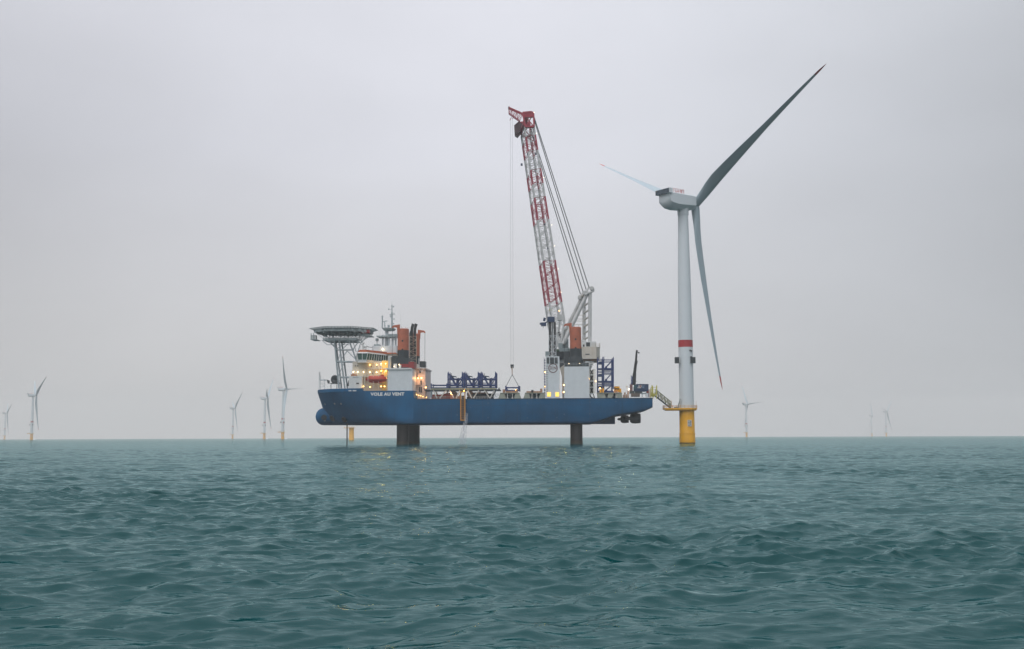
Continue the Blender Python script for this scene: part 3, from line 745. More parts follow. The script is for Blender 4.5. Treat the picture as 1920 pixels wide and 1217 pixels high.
thruster(1191.5, 784.5, 9, 1.22, 1); thruster(1171.5, 786, 30, .98, 1)

# ---- tower with the round emblem, boom rest columns on it
def emblem_tower():
    a, c = S(1023.3, 668.3, 3.0), S(1049.3, 746.5, 3.0)
    b = MB(); b.box(a.x, c.x, 3.0, 9.0, wD - .2, a.z); et = sp(b, 'emblem_tower', M['grey'])
    for px0, px1 in ((1025, 1029.7), (1031.2, 1038.8), (1040.2, 1045.6)):
        g = MB(); pbox(g, px0, 670.2, px1, 681.6, 2.8, 3.2); sp(g, 'tower_window', M['slate'], et)
    for py in np.linspace(686.5, 733.5, 13): g = MB(); pbox(g, 1023.8, py - .28, 1027.3, py + .28, 2.9, 3.1); sp(g, 'side_louvre', M['dark'], et)
    for px0, px1 in ((1026, 1032.8), (1041.5, 1048.2)):
        g = MB(); pbox(g, px0, 735.5, px1, 743.5, 2.85, 3.2); sp(g, 'lit_doorway', emis('lit_doorway', (1, .62, .12), 1.1), et)
    g = MB(); c = S(1036.9, 690.3, 2.97); r0, r1 = 1.66, 1.98; n = 48
    rings = [[(c.x + rr * math.cos(2 * math.pi * k / n), y, c.z + rr * math.sin(2 * math.pi * k / n)) for k in range(n)] for rr, y in ((r0, 3.02), (r0, 2.93), (r1, 2.93), (r1, 3.02))]
    g.loft(rings, cap=False, smooth=False); lg = sp(g, 'round_emblem', M['logo'], et)
    o = fit_text('emblem_lettering', 'D', S(1031.0, 692.8, 2.95), S(1035.2, 687.0, 2.95), M['logo'], et, .03)
    o = fit_text('emblem_lettering', 'N', S(1038.2, 692.8, 2.95), S(1043.3, 687.0, 2.95), M['logo'], et, .03)
    g = MB(); pbox(g, 1036.2, 684.3, 1036.9, 694.6, 2.95, 3.05); sp(g, 'emblem_bar', M['logo'], et)
    # dark twin columns with a white ladder between
    g = MB()
    pbox(g, 1028.8, 603.5, 1034.0, 668.5, 4.5, 6.5); pbox(g, 1038.0, 603.5, 1042.6, 668.5, 4.5, 6.5)
    br = sp(g, 'boom_rest_column', M['black'], et)
    g = MB(); 
    for px in (1028.9, 1042.5): g.bar(S(px, 668, 4.2), S(px, 629, 4.2), .12)
    for y0, y1 in ((629, 644), (644, 657), (657, 668)):
        g.bar(S(1028.9, y0 + 6, 4.2), S(1035.5, y0, 4.2), .12); g.bar(S(1042.5, y0 + 6, 4.2), S(1036, y0, 4.2), .12); g.bar(S(1029.5, y0 + 7, 4.2), S(1035.5, y1, 4.2), .1); g.bar(S(1042, y0 + 7, 4.2), S(1036, y1, 4.2), .1)
    g.bar(S(1028.9, 629.4, 4.2), S(1042.5, 629.4, 4.2), .12)
    pbox(g, 1034.3, 606, 1037.7, 667, 6.0, 6.3)
    sp(g, 'column_ladder', M['grey'], et)
    g = MB(); pbox(g, 1026.3, 593.8, 1040, 603.5, 3.8, 7.5); sp(g, 'winch_cabin', M['cabin_blue'], et)
    g = MB(); pbox(g, 1014.5, 604.5, 1024, 611, 4.5, 6.5); g.bar(S(1012, 607, 5.5), S(1016, 607, 5.5), .5, 8); g.bar(S(1018.5, 611, 5.5), S(1018.5, 615, 5.5), .12); g.bar(S(1022, 605.5, 5.5), S(1029, 602, 5.5), .35); g.bar(S(1020, 602, 5.5), S(1021.5, 596, 5.5), .55, 8)
    sp(g, 'guide_winch', M['cabin_blue'], et)
    g = MB(); pbox(g, 1022.5, 659, 1029, 666.5, 4, 6); g.bar(S(1022, 668, 4.5), S(1028.5, 668, 4.5), .1); sp(g, 'small_cabin', M['net'], et)
    # cable rack on the left edge
    g = MB(); pbox(g, 1019.7, 670.5, 1020.8, 745, 4, 5); pbox(g, 1022, 672, 1022.8, 745, 4, 5)
    for py in np.arange(674, 745, 5.1): pbox(g, 1020.6, py, 1022.2, py + 2.6, 4.2, 4.8)
    sp(g, 'cable_rack', M['rackblue'], et)
emblem_tower()

# ---- deck lamps: each is a lamp the photo shows lit; its light comes with it
def lamp(px, py, v, power, r_=.20, m='lamp', col=(1, .60, .18)):
    p = S(px, py, v); g = MB(); g.ball((0, 0, 0), r_ * .78, 8); o = g.build('deck_lamp', M[m], ship); o.location = p
    if power:
        ld = bpy.data.lights.new('lamp_light', 'POINT'); ld.energy = power * .32; ld.color = col; ld.shadow_soft_size = .25
        lo = bpy.data.objects.new('lamp_light', ld); COL.objects.link(lo); lo.parent = o; lo.location = (0, -.35, -.05)
for px, py in ((693.5, 684), (706.2, 684)): lamp(px, py, 5.5, 110)
for px, py in ((662.6, 697.6), (670.8, 697.6), (681.6, 697.6), (693.4, 698), (706.2, 698.2)): lamp(px, py, 5.4, 50 if px < 690 else 110, .24, 'lampw', (1, .72, .32))
for px, py in ((715, 682), (723, 682), (715, 695.5), (723.3, 695.5)): lamp(px, py, 4.2, 380, .24)
for px, py in ((681.5, 724.5), (694, 725.5), (714.5, 724.5), (721, 724.5), (724.3, 709.5)): lamp(px, py, 2.5, 200, .26)
lamp(717.7, 654.8, 14.6, 120, .26, 'lampw', (1, .78, .45)); lamp(721, 669, 13.5, 160, .26)
for px, py, pw in ((784, 709.3, 700), (790, 708.8, 500), (777.8, 718, 1100), (798.4, 726.5, 150)): lamp(px, py, 10.0, pw, .3, 'lamp', (1, .46, .16))
for px, py in ((776.5, 738.5), (781, 740), (785, 741.5), (789, 742), (793, 743.7), (799.5, 745), (780, 737)): lamp(px, py, 8.6, 60, .15)
lamp(1022, 698, 3.4, 160, .25); lamp(1021.5, 725, 3.4, 60, .18)
for px, py, pw in ((1105.2, 710, 500), (1116.2, 714.5, 700), (1108, 718.5, 200), (1108, 731, 200), (1057, 722, 400), (1057, 735, 300)): lamp(px, py, 7, pw, .3)
lamp(1179, 730, 3.5, 500, .3, 'lampw', (1, .7, .4))
lamp(1067, 682, .9, 30, .14, 'lampw'); lamp(1087, 681.5, .9, 30, .14, 'lampw'); lamp(748.5, 683.5, .3, 60, .2, 'lampw'); lamp(739, 687, .3, 40, .16, 'lampw'); lamp(1048.5, 583, 20, 0, .2)
lamp(870, 733, 6, 600, .2, 'lamp', (1, .5, .15)); lamp(845, 738, 8, 500, .2, 'lamp', (1, .5, .15)); lamp(1150, 731, 9, 700, .2, 'lamp', (1, .55, .15)); lamp(1125, 728, 10, 500, .2, 'lamp', (1, .5, .15)); lamp(967, 731, 14, 200, .2)

# ------------------------------------------------------------------ lifeboat
def lifeboat():
    o, b0 = sthing('lifeboat', 704, 717, .8, 'orange red enclosed lifeboat hanging in the lit bay of the ship', 'lifeboat')
    x0, x1 = U(684.4, .8, 710), U(725.2, .8, 710); zc = H(711.0, .8, 704); zt, zb = H(704.2, .8, 704), H(718.0, .8, 704); vc = 2.3; n = 20
    def ring(t, top):
        x = x0 + (x1 - x0) * t; e = abs(2 * t - 1); wd = 1.45 * (1 - e ** 3.2) + .06
        if top: zz = zt - (zt - zc) * max(0, (e - .62) / .38) ** 1.2 * .92; pts = [(-1, 0), (-.97, .45), (-.78, .85), (-.4, 1), (.4, 1), (.78, .85), (.97, .45), (1, 0)]; return [(x, vc + wd * a, zc + (zz - zc) * b) for a, b in pts]
        zz = zb + (zc - zb) * e ** 3 * .8; pts = [(-1, 0), (-.95, -.5), (-.6, -.9), (0, -1), (.6, -.9), (.95, -.5), (1, 0)]; return [(x, vc + wd * a * 1.02, zc + (zc - zz) * b) for a, b in pts]
    g = MB(); g.loft([ring(i / n, False) for i in range(n + 1)]); g.build('boat_hull', M['lifeboat_low'], o, b0)
    g = MB(); g.loft([ring(i / n, True) for i in range(n + 1)]); g.build('canopy', M['lifeboat'], o, b0)
    g = MB(); pbox(g, 713.5, 702.6, 719.5, 705.2, 1.7, 2.9); g.build('steering_turret', M['lifeboat'], o, b0)
    g = MB()
    for px in (688, 719): g.bar(S(px, 692.5, 2.3), S(px, 705.5, 2.3), .06)
    g.build('fall_wire', M['rope'], o, b0)
lifeboat()

# ------------------------------------------------------------------ main crane
def main_crane():
    VN = 27.5; hv = Vector((-2.3, 16.0, 0))           # hinge line runs 16 m away from the viewer
    base = Vector((uL2, VR, wD)); o = empty('main_crane', ORG + SROT @ base, YAW)
    tag(o, 'tall red and white lattice boom crane at the stern of the blue ship', 'crane')
    def cp(g, name, m, parent=None): return g.build(name, m, parent or o, base)
    B0, B1 = S(1035.3, 600, VN), S(984.2, 240, VN - 2); C0, C1 = S(1058.6, 600, VN), S(1001.0, 236, VN - 2)
    def chord(py):
        t = (600 - py) / 360.0; return B0.lerp(B1, t), C0.lerp(C1, t)
    secs = [(600, 567, 'boomwhite'), (567, 490, 'boomred'), (490, 414, 'boomwhite'), (414, 372, 'boomred'), (372, 347, 'boomwhite'), (347, 320, 'boomred'), (320, 285, 'boomwhite'), (285, 257, 'boomred'), (257, 238, 'boomwhite')]
    for y0, y1, m in secs:
        g = MB(); b0, c0 = chord(y0); b1, c1 = chord(y1); a0, a1, d0, d1 = b0 + hv, b1 + hv, c0 + hv, c1 + hv
        for p, q in ((b0, b1), (c0, c1), (a0, a1), (d0, d1)): g.bar(p, q, .36, 6)
        n = max(2, round((b1 - b0).length / 3.1))
        g.ladder(b0, b1, c0, c1, n, .13); g.ladder(a0, a1, d0, d1, n, .13)
        # a second chord pair inside each leg and the wide cross panels
        f1, f2 = .26, .74
        for f_ in (f1, f2):
            g.bar(b0 + hv * f_, b1 + hv * f_, .16); g.bar(c0 + hv * f_, c1 + hv * f_, .16)
            g.ladder(b0 + hv * f_, b1 + hv * f_, c0 + hv * f_, c1 + hv * f_, n, .09)
        for fa, fb in ((0, f1), (f2, 1)):
            g.ladder(b0 + hv * fa, b1 + hv * fa, b0 + hv * fb, b1 + hv * fb, n, .11); g.ladder(c0 + hv * fa, c1 + hv * fa, c0 + hv * fb, c1 + hv * fb, n, .11)
        m2 = max(1, n // 4); g.ladder(b0 + hv * f1, b1 + hv * f1, b0 + hv * f2, b1 + hv * f2, m2, .11); g.ladder(c0 + hv * f1, c1 + hv * f1, c0 + hv * f2, c1 + hv * f2, m2, .11)
        cp(g, 'boom_section', M[m])
    # foot: the boom narrows to its two hinge pins
    b0, c0 = chord(600)
    for k in (0, 1):
        g = MB(); off = hv * k; pin = S(1050, 652, VN) + off
        g.bar(b0 + off, pin, .45, 6, .6); g.bar(c0 + off, pin, .45, 6, .6)
        g.ladder(b0 + off, pin, c0 + off, pin, 6, .16); g.bar(pin + Vector((0, -.8, 0)), pin + Vector((0, .8, 0)), .8, 12)
        g.bar(b0 + off, b0 + off + Vector((0, 0, .1)) + hv * (.3 if k == 0 else -.3), .25)
        cp(g, 'boom_foot', M['boomwhite'])
    g = MB(); pbox(g, 1045, 590, 1053, 600, VN + 1, VN + 5); g.bar(S(1050, 596, VN - 1), S(1050, 596, VN + 3), 1.2, 14); cp(g, 'boom_winch', M['boomwhite'])
    g = MB(); pbox(g, 1030, 578.5, 1034.5, 582.5, VN + 2, VN + 4); cp(g, 'boom_lamp_box', M['yellow_pale'])
    # head: two sheave frames joined by a beam, jib nose to the left
    g = MB(); b1, c1 = chord(238)
    for k in (0, 1):
        off = hv * k
        p = [S(985.0, 238, VN - 2), S(1001.5, 238, VN - 2), S(1000.5, 213.5, VN - 2), S(997, 210.5, VN - 2), S(980, 212, VN - 2)]
        for fa in (-.6, .6):
            q = [v_ + off + Vector((0, fa, 0)) for v_ in p]
            for i in range(5): g.bar(q[i], q[(i + 1) % 5], .5)
        q = [v_ + off for v_ in p]
        g.loft([[q[3] + Vector((0, -.8, 0)), q[4] + Vector((0, -.8, 0)), q[4] + Vector((.4, -.8, -2.2)), q[2] + Vector((0, -.8, -1.6))], [q[3] + Vector((0, .8, 0)), q[4] + Vector((0, .8, 0)), q[4] + Vector((.4, .8, -2.2)), q[2] + Vector((0, .8, -1.6))]], smooth=False)
        g.bar(q[4], q[1], .3); g.bar(q[0], q[2], .3)
    t0 = S(990, 213, VN - 2); g.bar(t0, t0 + hv, 1.1, 8); t1 = S(983, 232, VN - 2); g.bar(t1, t1 + hv, .8, 6)
    hd = cp(g, 'boom_head', M['boomred'])
    g = MB(); n0 = S(982, 219, 30); nose = [S(980, 214.0, 33), S(954.6, 202.8, 33), S(954.4, 213.0, 33), S(974, 227, 33)]
    for dv in (-1.2, 1.2):
        q = [p + Vector((0, dv, 0)) for p in nose]
        g.bar(q[0], q[1], .34); g.bar(q[1], q[2], .2); g.bar(q[2], q[3], .26); g.ladder(q[0], q[1], q[3], q[2], 5, .11)
    for p in nose: g.bar(p + Vector((0, -1.2, 0)), p + Vector((0, 1.2, 0)), .25)
    g.bar(S(956.5, 206, 33), S(954.5, 199, 33), .18); g.bar(S(956, 226, 33), S(959, 220, 33), .16); g.bar(S(961, 223, 33), S(964, 218, 33), .16)
    cp(g, 'jib_nose', M['boomred'], hd)
    g = MB(); g.bar(S(953.6, 204, 32.5), S(953.4, 200, 32.5), .3, 8); pbox(g, 952.5, 199.8, 955.4, 204, 32, 33.5); cp(g, 'aviation_lamp', M['steel'], hd)
    g = MB()
    for dv in (33, 39, 43): g.bar(S(970, 243, dv), S(970, 243, dv) + Vector((0, 1.4, 0)), 1.35, 16); g.bar(S(975, 236, dv), S(975, 236, dv) + Vector((0, 1.2, 0)), 1.2, 14)
    pp = [(964, 235), (972, 228), (980, 232), (978, 246), (970, 256), (965, 253)]
    g.loft([[S(x, y, 37) for x, y in pp], [S(x, y, 37) + Vector((0, 3, 0)) for x, y in pp]], smooth=False); cp(g, 'sheave_nest', paint('sheave_dark', (.07, .035, .045), .5), hd)
    for px, py, s_ in ((990, 288, .8), (978, 308, .8), (1004.5, 288, .6), (1013, 343, .5), (1021.5, 420, .6), (1027, 465, .5)): g = MB(); pbox(g, px - 2.2 * s_, py - 2.2 * s_, px + 2.2 * s_, py + 2.2 * s_, VN - .8, VN + .6); cp(g, 'boom_floodlight', M['cabin_blue'])
    for px, py in ((1005.7, 250), (1019.5, 333), (1034.5, 422), (1039.5, 461), (1046.5, 504), (1052, 548), (1001.3, 211)): g = MB(); g.ball(S(px, py, VN - .6), .10); cp(g, 'boom_lamp', M['lampw'])
    # A-frame: raked tubes, ladder-braced back posts, twin heads
    ho = Vector((-2.4, 16, 0)); VA = VN
    th, tf = S(1102.5, 548, VA), S(1066.5, 622, VA)
    for k in (0, 1):
        off = ho * k; g = MB(); g.bar(tf + off - Vector((4, 0, 9)) * .0, th + off, .95, 10, .8)
        q = S(1056, 645, VA) + off; g.bar(q, tf + off, .95, 10, .95); af = cp(g, 'a_frame_strut', M['boomwhite'])
        g = MB(); g.bar(S(1106.0, 642, VA) + off, S(1106.2, 549, VA) + off, .85, 8); cp(g, 'a_frame_post', M['boomwhite'])
        g = MB(); q = [S(1098, 552, VA) + off, S(1113.5, 545.5, VA) + off, S(1113, 541, VA) + off, S(1104, 538.5, VA) + off]
        for dv in (-.9, .9): 
            for i in range(4): g.bar(q[i] + Vector((0, dv, 0)), q[(i + 1) % 4] + Vector((0, dv, 0)), .42)
        g.bar(q[0] + Vector((0, -1.6, .6)), q[0] + Vector((0, 1.6, .6)), 1.0, 12); g.bar(q[2] + Vector((-.8, -1.4, 0)), q[2] + Vector((-.8, 1.4, 0)), .9, 12)
        cp(g, 'a_frame_head', M['boomwhite'])
    g = MB()
    for py in (566, 580, 593, 606, 619, 631):
        p = S(1106, py, VA); g.bar(p, p + ho, .38)
    p, q = S(1101, 548, VA), S(1101, 548, VA) + ho; g.bar(p, q, .6, 8)
    for py in (591, 602): g.bar(S(1075, py, VA), S(1098, py, VA), .16); g.bar(S(1075, py, VA) + ho, S(1106, py, VA) + ho, .16)
    p = S(1066, 615, VA); g.bar(p, p + ho, .3)
    cp(g, 'a_frame_rung', M['cream'])
    # luffing ropes: two pairs on each side
    g = MB(); hb = S(1000.6, 216.5, VN - 2); he = S(1104.8, 540.5, VA)
    for k in (0, 1):
        for d0, d1 in ((0, 0), (-.25, -1.35)):
            a_ = hb + hv * k + Vector((d0, .6 * (d1 < 0), d1 * .2)); b_ = he + ho * k + Vector((d1, .9 * (d1 < 0), d1 * .4)); g.bar(a_, b_, .19, 6)
    cp(g, 'luffing_rope', M['rope'])
    g = MB()
    g.bar(S(957.0, 222, 33), S(957.8, 684, 33), .045); g.bar(S(960.6, 222, 33), S(962.4, 684, 33), .045)
    cp(g, 'hoist_rope', M['rope'])
    # slewing house: dark ring platform, machinery, counterweight drum
    zr = H(668, VN, 1070)
    g = MB(); g.lathe([(9.5, zr - 1.2), (10.2, zr + .2), (10.2, zr + 2.0), (9.5, zr + 2.2)], base.x, VR, 40); cp(g, 'slewing_ring', M['dark'])
    g = MB(); g.lathe([(4.6, wD), (4.6, wD + 7), (6.2, wD + 12.5), (8.6, zr - 1.4)], base.x, VR, 40); cp(g, 'pedestal', M['cream'])
    g = MB(); g.box(base.x - 8.6, base.x + 8, VN - .5, VN + 15, zr + 2.2, zr + 3.2); cp(g, 'machinery_deck', M['green'])
    g = MB(); 
    for px0, py0, px1, py1, v0, v1 in ((1047, 643.5, 1055, 652, 26.6, 30), (1055, 641, 1066, 650, 28, 34), (1061, 636, 1066, 642, 27.5, 31), (1049, 652, 1068, 660, 27, 34)): pbox(g, px0, py0, px1, py1, v0, v1)
    for px, py in ((1052, 655), (1060, 657)): g.bar(S(px, py, 26), S(px, py, 29), 1.0, 14)
    cp(g, 'hoist_machinery', M['net'])
    g = MB(); g.bar(S(1048, 622, 28), S(1054, 640, 28), .6, 8); g.bar(S(1054, 640, 28), S(1061, 646, 28), .5, 8); pbox(g, 1058, 637, 1061, 643, 27, 29)
    cp(g, 'luffing_winch', M['dark'])
    g = MB(); cx, cz = U(1106, 30, 655), 0; z0, z1 = H(672.5, 25, 1108), H(650, 25, 1108)
    pl = [(U(1091, 25, 660), 25), (U(1118, 25, 660), 25), (U(1125, 25, 660), 27.5), (U(1125.6, 25, 660), 36), (U(1123, 25, 660), 44), (U(1091, 25, 660), 45)]
    pl2 = [((x - cx) * .95 + cx, y) for x, y in pl]
    g.loft([[(x, y, z0 - .1) for x, y in pl2], [(x, y, z0 + .6) for x, y in pl], [(x, y, z1) for x, y in pl]], smooth=False)
    cw = cp(g, 'counterweight_house', M['cream'])
    g = MB(); pbox(g, 1097.5, 663.5, 1105.5, 665, 24.9, 25.2); cp(g, 'house_slot', M['legdark'], cw)
    g = MB(); pbox(g, 1093, 672.4, 1122, 676, 27, 42); cp(g, 'house_skirt', M['copper'], cw)
    g = MB(); pbox(g, 1090, 640.5, 1118, 650.2, 26, 36); pbox(g, 1088.5, 637, 1097, 641, 27, 33); cp(g, 'machine_room', M['white'], cw)
    g = MB(); pbox(g, 1099, 642, 1106.3, 649.6, 25.85, 26.2); cp(g, 'room_window', M['slate'], cw)
    g = MB()
    pbox(g, 1093, 646, 1096, 650, 25.85, 26.2); cp(g, 'room_vent', M['dark'], cw)
    for px, py in ((1092.5, 640.5), (1095, 640.7)): g = MB(); pbox(g, px - .8, py - .6, px + .8, py + .6, 26.8, 27.05); cp(g, 'room_vent', M['dark'], cw)
    g = MB()
    for px in np.linspace(1110, 1125, 9): g.bar(S(px, 651, 26), S(px, 644.5, 26), .07)
    for py in (644.5, 647.5): g.bar(S(1109, py, 26), S(1125.3, py, 26), .08)
    pbox(g, 1110, 646, 1113.5, 651, 27, 30); pbox(g, 1116, 644.3, 1117.2, 650, 26, 27); pbox(g, 1124, 643, 1125.5, 652, 27, 28)
    cp(g, 'house_rail', M['cream'], cw)
    g = MB(); pbox(g, 1050, 681, 1057.5, 690, 20, 26); pbox(g, 1058, 660, 1067, 684, 21, 26); cp(g, 'gear_casing', M['legdark'])
    g = MB(); a = S(1098.5, 690, 20); g.bar(S(1101.5, 678, 20), S(1101.5, 690, 20), 1.15, 14); g.bar(S(1104, 682.5, 20), S(1113, 680.5, 20), .35); g.bar(S(1105, 686, 20), S(1112.5, 684.5, 20), .3); g.bar(S(1104, 678.5, 20), S(1112.5, 678.5, 20), .1)
    cp(g, 'operator_cabin', M['white'])
main_crane()
# pedestal wings visible beside the leg house
g = MB(); p = [(U(1049.8, 14, 700), H(690, 14, 1050)), (U(1057.6, 14, 700), H(684, 14, 1050)), (U(1057.6, 14, 700), wD), (U(1054, 14, 700), wD), (U(1053.5, 14, 700), H(706, 14, 1050))]
g.prism(p, 14, 18); sp(g, 'pedestal_gusset', M['cream'])

# ------------------------------------------------------------------ hook and lifting frame
def hook():
    o, b0 = sthing('hook_block', 960, 695, 33, 'small dark crane hook block hanging from two thin ropes', 'hook block')
    g = MB(); pbox(g, 957.0, 683.4, 963.2, 687.2, 32.3, 33.7); pbox(g, 957.5, 687, 959, 690.2, 32.5, 33.5); pbox(g, 961.4, 687, 963, 690.2, 32.5, 33.5); g.build('sheave_case', M['dark'], o, b0)
    g = MB(); g.bar(S(960.1, 688, 33), S(960.3, 702.5, 33), .24, 8, .15); g.build('hook_shank', M['copper'], o, b0)
    g = MB()
    for px in (949, 972.5): g.bar(S(960.4, 702.5, 33), S(px, 724, 33), .11, 6)
    g.build('sling', M['rope'], o, b0)
hook()
def frame_thing(name, label, cat, rect, v0, v1, group=None, r_=.3, m='rackblue', diag=True, base_py=None, extra=None):
    px0, py0, px1, py1 = rect
    o, b0 = sthing(name, (px0 + px1) / 2, py1, v0, label, cat, group)
    g = MB()
    for v in (v0, v1):
        for px in (px0, px1): g.bar(S(px, py0, v0) + Vector((0, v - v0, 0)), S(px, py1, v0) + Vector((0, v - v0, 0)), r_)
    g.build('post', M[m], o, b0)
    g = MB()
    for v in (0, v1 - v0):
        for py in (py0 + 3, py1 - 1.5): g.bar(S(px0, py, v0) + Vector((0, v, 0)), S(px1, py, v0) + Vector((0, v, 0)), r_ * .7)
    for px in (px0, px1):
        for py in (py0 + 3, py1 - 1.5): p = S(px, py, v0); g.bar(p, p + Vector((0, v1 - v0, 0)), r_ * .7)
    g.build('rail', M[m], o, b0)
    return o, b0
o, b0 = frame_thing('lifting_frame', 'small blue lifting frame hung on slings below the crane hook', 'lifting frame', (948.2, 723.5, 973.7, 733.5), 31, 36, r_=.34)
g = MB(); g.bar(S(949, 725, 31), S(952.5, 732, 31), .25); g.bar(S(972.5, 724, 31), S(971, 733, 31), .3); g.build('brace', M['rackblue'], o, b0)

# ------------------------------------------------------------------ blue racks amidships
def blue_rack(px0, px1, label, first):
    o, b0 = sthing('blade_rack', (px0 + px1) / 2, 727, 9, label, 'cargo rack', 'blue racks on the long trestle')
    V0, V1 = 9.0, 16.0; w_ = px1 - px0
    for v in (V0, V1):
        for px in (px0, px1):
            g = MB(); d = 1 if px == px0 else -1
            g.bar(S(px, 727, V0) + Vector((0, v - V0, 0)), S(px, 699, V0) + Vector((0, v - V0, 0)), .42)
            g.bar(S(px, 701, V0) + Vector((0, v - V0, 0)), S(px + d * .6, 697, V0) + Vector((0, v - V0, 0)), .25)
            g.build('post', M['rackblue'], o, b0)
    g = MB()
    for dv in (0, V1 - V0):
        k = Vector((0, dv, 0))
        g.bar(S(px0, 722, V0) + k, S(px1, 722, V0) + k, .42); g.bar(S(px0, 710.6, V0) + k, S(px1, 710.6, V0) + k, .24); g.bar(S(px0, 718, V0) + k, S(px1, 718, V0) + k, .14); g.bar(S(px0, 726.5, V0) + k, S(px1, 726.5, V0) + k, .2)
    for px in (px0, px1, px0 + w_ * .6):
        for py in (710.6, 722): p = S(px, py, V0); g.bar(p, p + Vector((0, V1 - V0, 0)), .24)
    g.build('rail', M['rackblue'], o, b0)
    g = MB()
    for dv in (0, V1 - V0):
        k = Vector((0, dv, 0)); g.bar(S(px0, 699.5, V0) + k, S(px0 + w_ * .47, 721, V0) + k, .3); g.bar(S(px1, 705, V0) + k, S(px1 - w_ * .42, 721, V0) + k, .28)
    g.build('brace', M['rackblue'], o, b0)
    g = MB(); c0 = px0 + w_ * .62
    pbox(g, c0 - 1.6, 711, c0 + 1.6, 726, V0 + 1, V1 - 1); g.build('saddle_column', M['rackblue'], o, b0)
    g = MB()  # saddle: curved clamp with raised arm
    def band(pts, t, v0, v1):
        up = [S(x, y, V0) for x, y in pts]; dn = [S(x, y + t, V0) for x, y in pts]
        poly = [(p.x, p.z) for p in up] + [(p.x, p.z) for p in reversed(dn)]; g.prism(poly, v0, v1)
    band([(px0 + w_ * .28, 706.5), (px0 + w_ * .42, 709.3), (px0 + w_ * .56, 709.2), (px0 + w_ * .74, 708.2)], 2.1, V0 + 1.2, V1 - 1.2)
    band([(px0 + w_ * .22, 704), (px0 + w_ * .3, 704.2), (px0 + w_ * .47, 704.6), (px0 + w_ * .53, 705.6)], 1.6, V0 + 2, V1 - 2)
    band([(px0 + w_ * .22, 704), (px0 + w_ * .30, 704)], 5, V0 + 2, V1 - 2)
    g.bar(S(px0 + w_ * .2, 699.6, V0) + Vector((0, 2, 0)), S(px0 + w_ * .2, 705, V0) + Vector((0, 2, 0)), .16)
    g.build('saddle', M['cabin_blue'], o, b0)
for i, (a, b_) in enumerate(((840.3, 867.2), (871.5, 897.0), (902.0, 929.3))):
    blue_rack(a, b_, ('leftmost of three tall blue blade racks, beside the low blue rail frame', 'middle one of three tall blue blade racks on the long trestle', 'rightmost of three tall blue blade racks, nearest the crane tower')[i], i == 0)
o, b0 = frame_thing('low_rail_frame', 'low open blue frame left of the tall blade racks', 'frame', (808.7, 719, 837.8, 728.5), 9, 16, r_=.32)
# trestle that carries the racks
def trestle():
    o, b0 = sthing('cargo_trestle', 870, 747, 8, 'long pale trestle platform on V struts carrying the blue racks', 'trestle')
    g = MB(); pbox(g, 808, 728.4, 929, 730.5, 8.3, 17)
    g.build('deck_beam', M['deckbeam'], o, b0)
    g = MB(); pbox(g, 796, 730.7, 937, 732.0, 8, 17.3); g.bar(S(796, 731.3, 8), S(794.5, 727.5, 8), .22)
    for px in (937, 935): g.bar(S(px, 731, 8.5), S(px, 727, 8.5), .2)
    g.build('lower_beam', M['dark'], o, b0)
    for v in (0, 8.6):
        for px0, px1 in ((812.5, 819), (837, 824.5), (843, 851), (862.5, 855.5), (877, 884.5), (898, 887.5), (908, 918), (927, 919)):
            g = MB(); k = Vector((0, v, 0)); g.bar(S(px0, 731.5, 8.2) + k, S(px1, 746.8, 8.2) + k, .27, 6); g.build('strut', M['cream'], o, b0)
    g = MB(); pbox(g, 807.5, 731, 809.8, 745, 8.2, 10); g.build('end_post', M['net'], o, b0)
    g = MB()
    for i in range(9): p = S(812 + i * 2.8, 744.2, 7.4); g.bar(p, p - Vector((0, 0, .9)), .06)
    g.bar(S(812, 744.2, 7.4), S(843, 744.2, 7.4), .08)
    for i in range(12): p = S(887 + i * 3, 744, 7.4); g.bar(p, p - Vector((0, 0, 1)), .08)
    g.bar(S(887, 744, 7.4), S(926, 744, 7.4), .08); g.build('walkway_rail', M['cream'], o, b0)
trestle()
def deck_item(name, label, cat, build, px, py, v, group=None):
    o, b0 = sthing(name, px, py, v, label, cat, group)
    for nm, m, g in build(): g.build(nm, M[m], o, b0)
    return o
def red_cover():
    g = MB(); p = [(808.5, 747.5), (808.5, 741.5), (812, 739.5), (826, 739.8), (842, 736.5), (848, 738), (848, 747.5)]
    g.loft([[S(x, y, 14) for x, y in p], [S(x, y, 14) + Vector((0, 5, 0)) for x, y in p]], smooth=False)
    g2 = MB(); pbox(g2, 819, 742.5, 836, 744.5, 13.7, 14.2); return [('cover', 'lifeboat', g), ('stripe', 'logo_orange', g2)]
deck_item('covered_equipment', 'low red covered equipment on deck below the left end of the trestle', 'equipment', red_cover, 828, 748, 14)
def orange_box():
    g = MB(); pbox(g, 844, 741, 851.5, 747.8, 11, 14); g2 = MB(); pbox(g2, 852.5, 743, 862, 747.8, 10, 13); return [('body', 'logo_orange', g), ('skid', 'copper', g2)]
deck_item('generator', 'small orange generator box on deck left of the yellow ladder frame', 'generator', orange_box, 848, 748, 11)
def drum(px, rpx):
    def f():
        c = S(px, 739.5, 15); r_ = rpx / 4.4; g = MB(); g.bar((c.x, 15, c.z), (c.x, 18, c.z), r_ * .8, 24); g1 = MB()
        for y in (14.9, 17.7): g1.bar((c.x, y, c.z), (c.x, y + .4, c.z), r_, 24)
        g2 = MB(); g2.box(c.x - r_, c.x + r_, 15.2, 17.6, wD, c.z - r_ * .7); return [('drum', 'copper', g), ('flange', 'pink', g1), ('stand', 'dark', g2)]
    return f
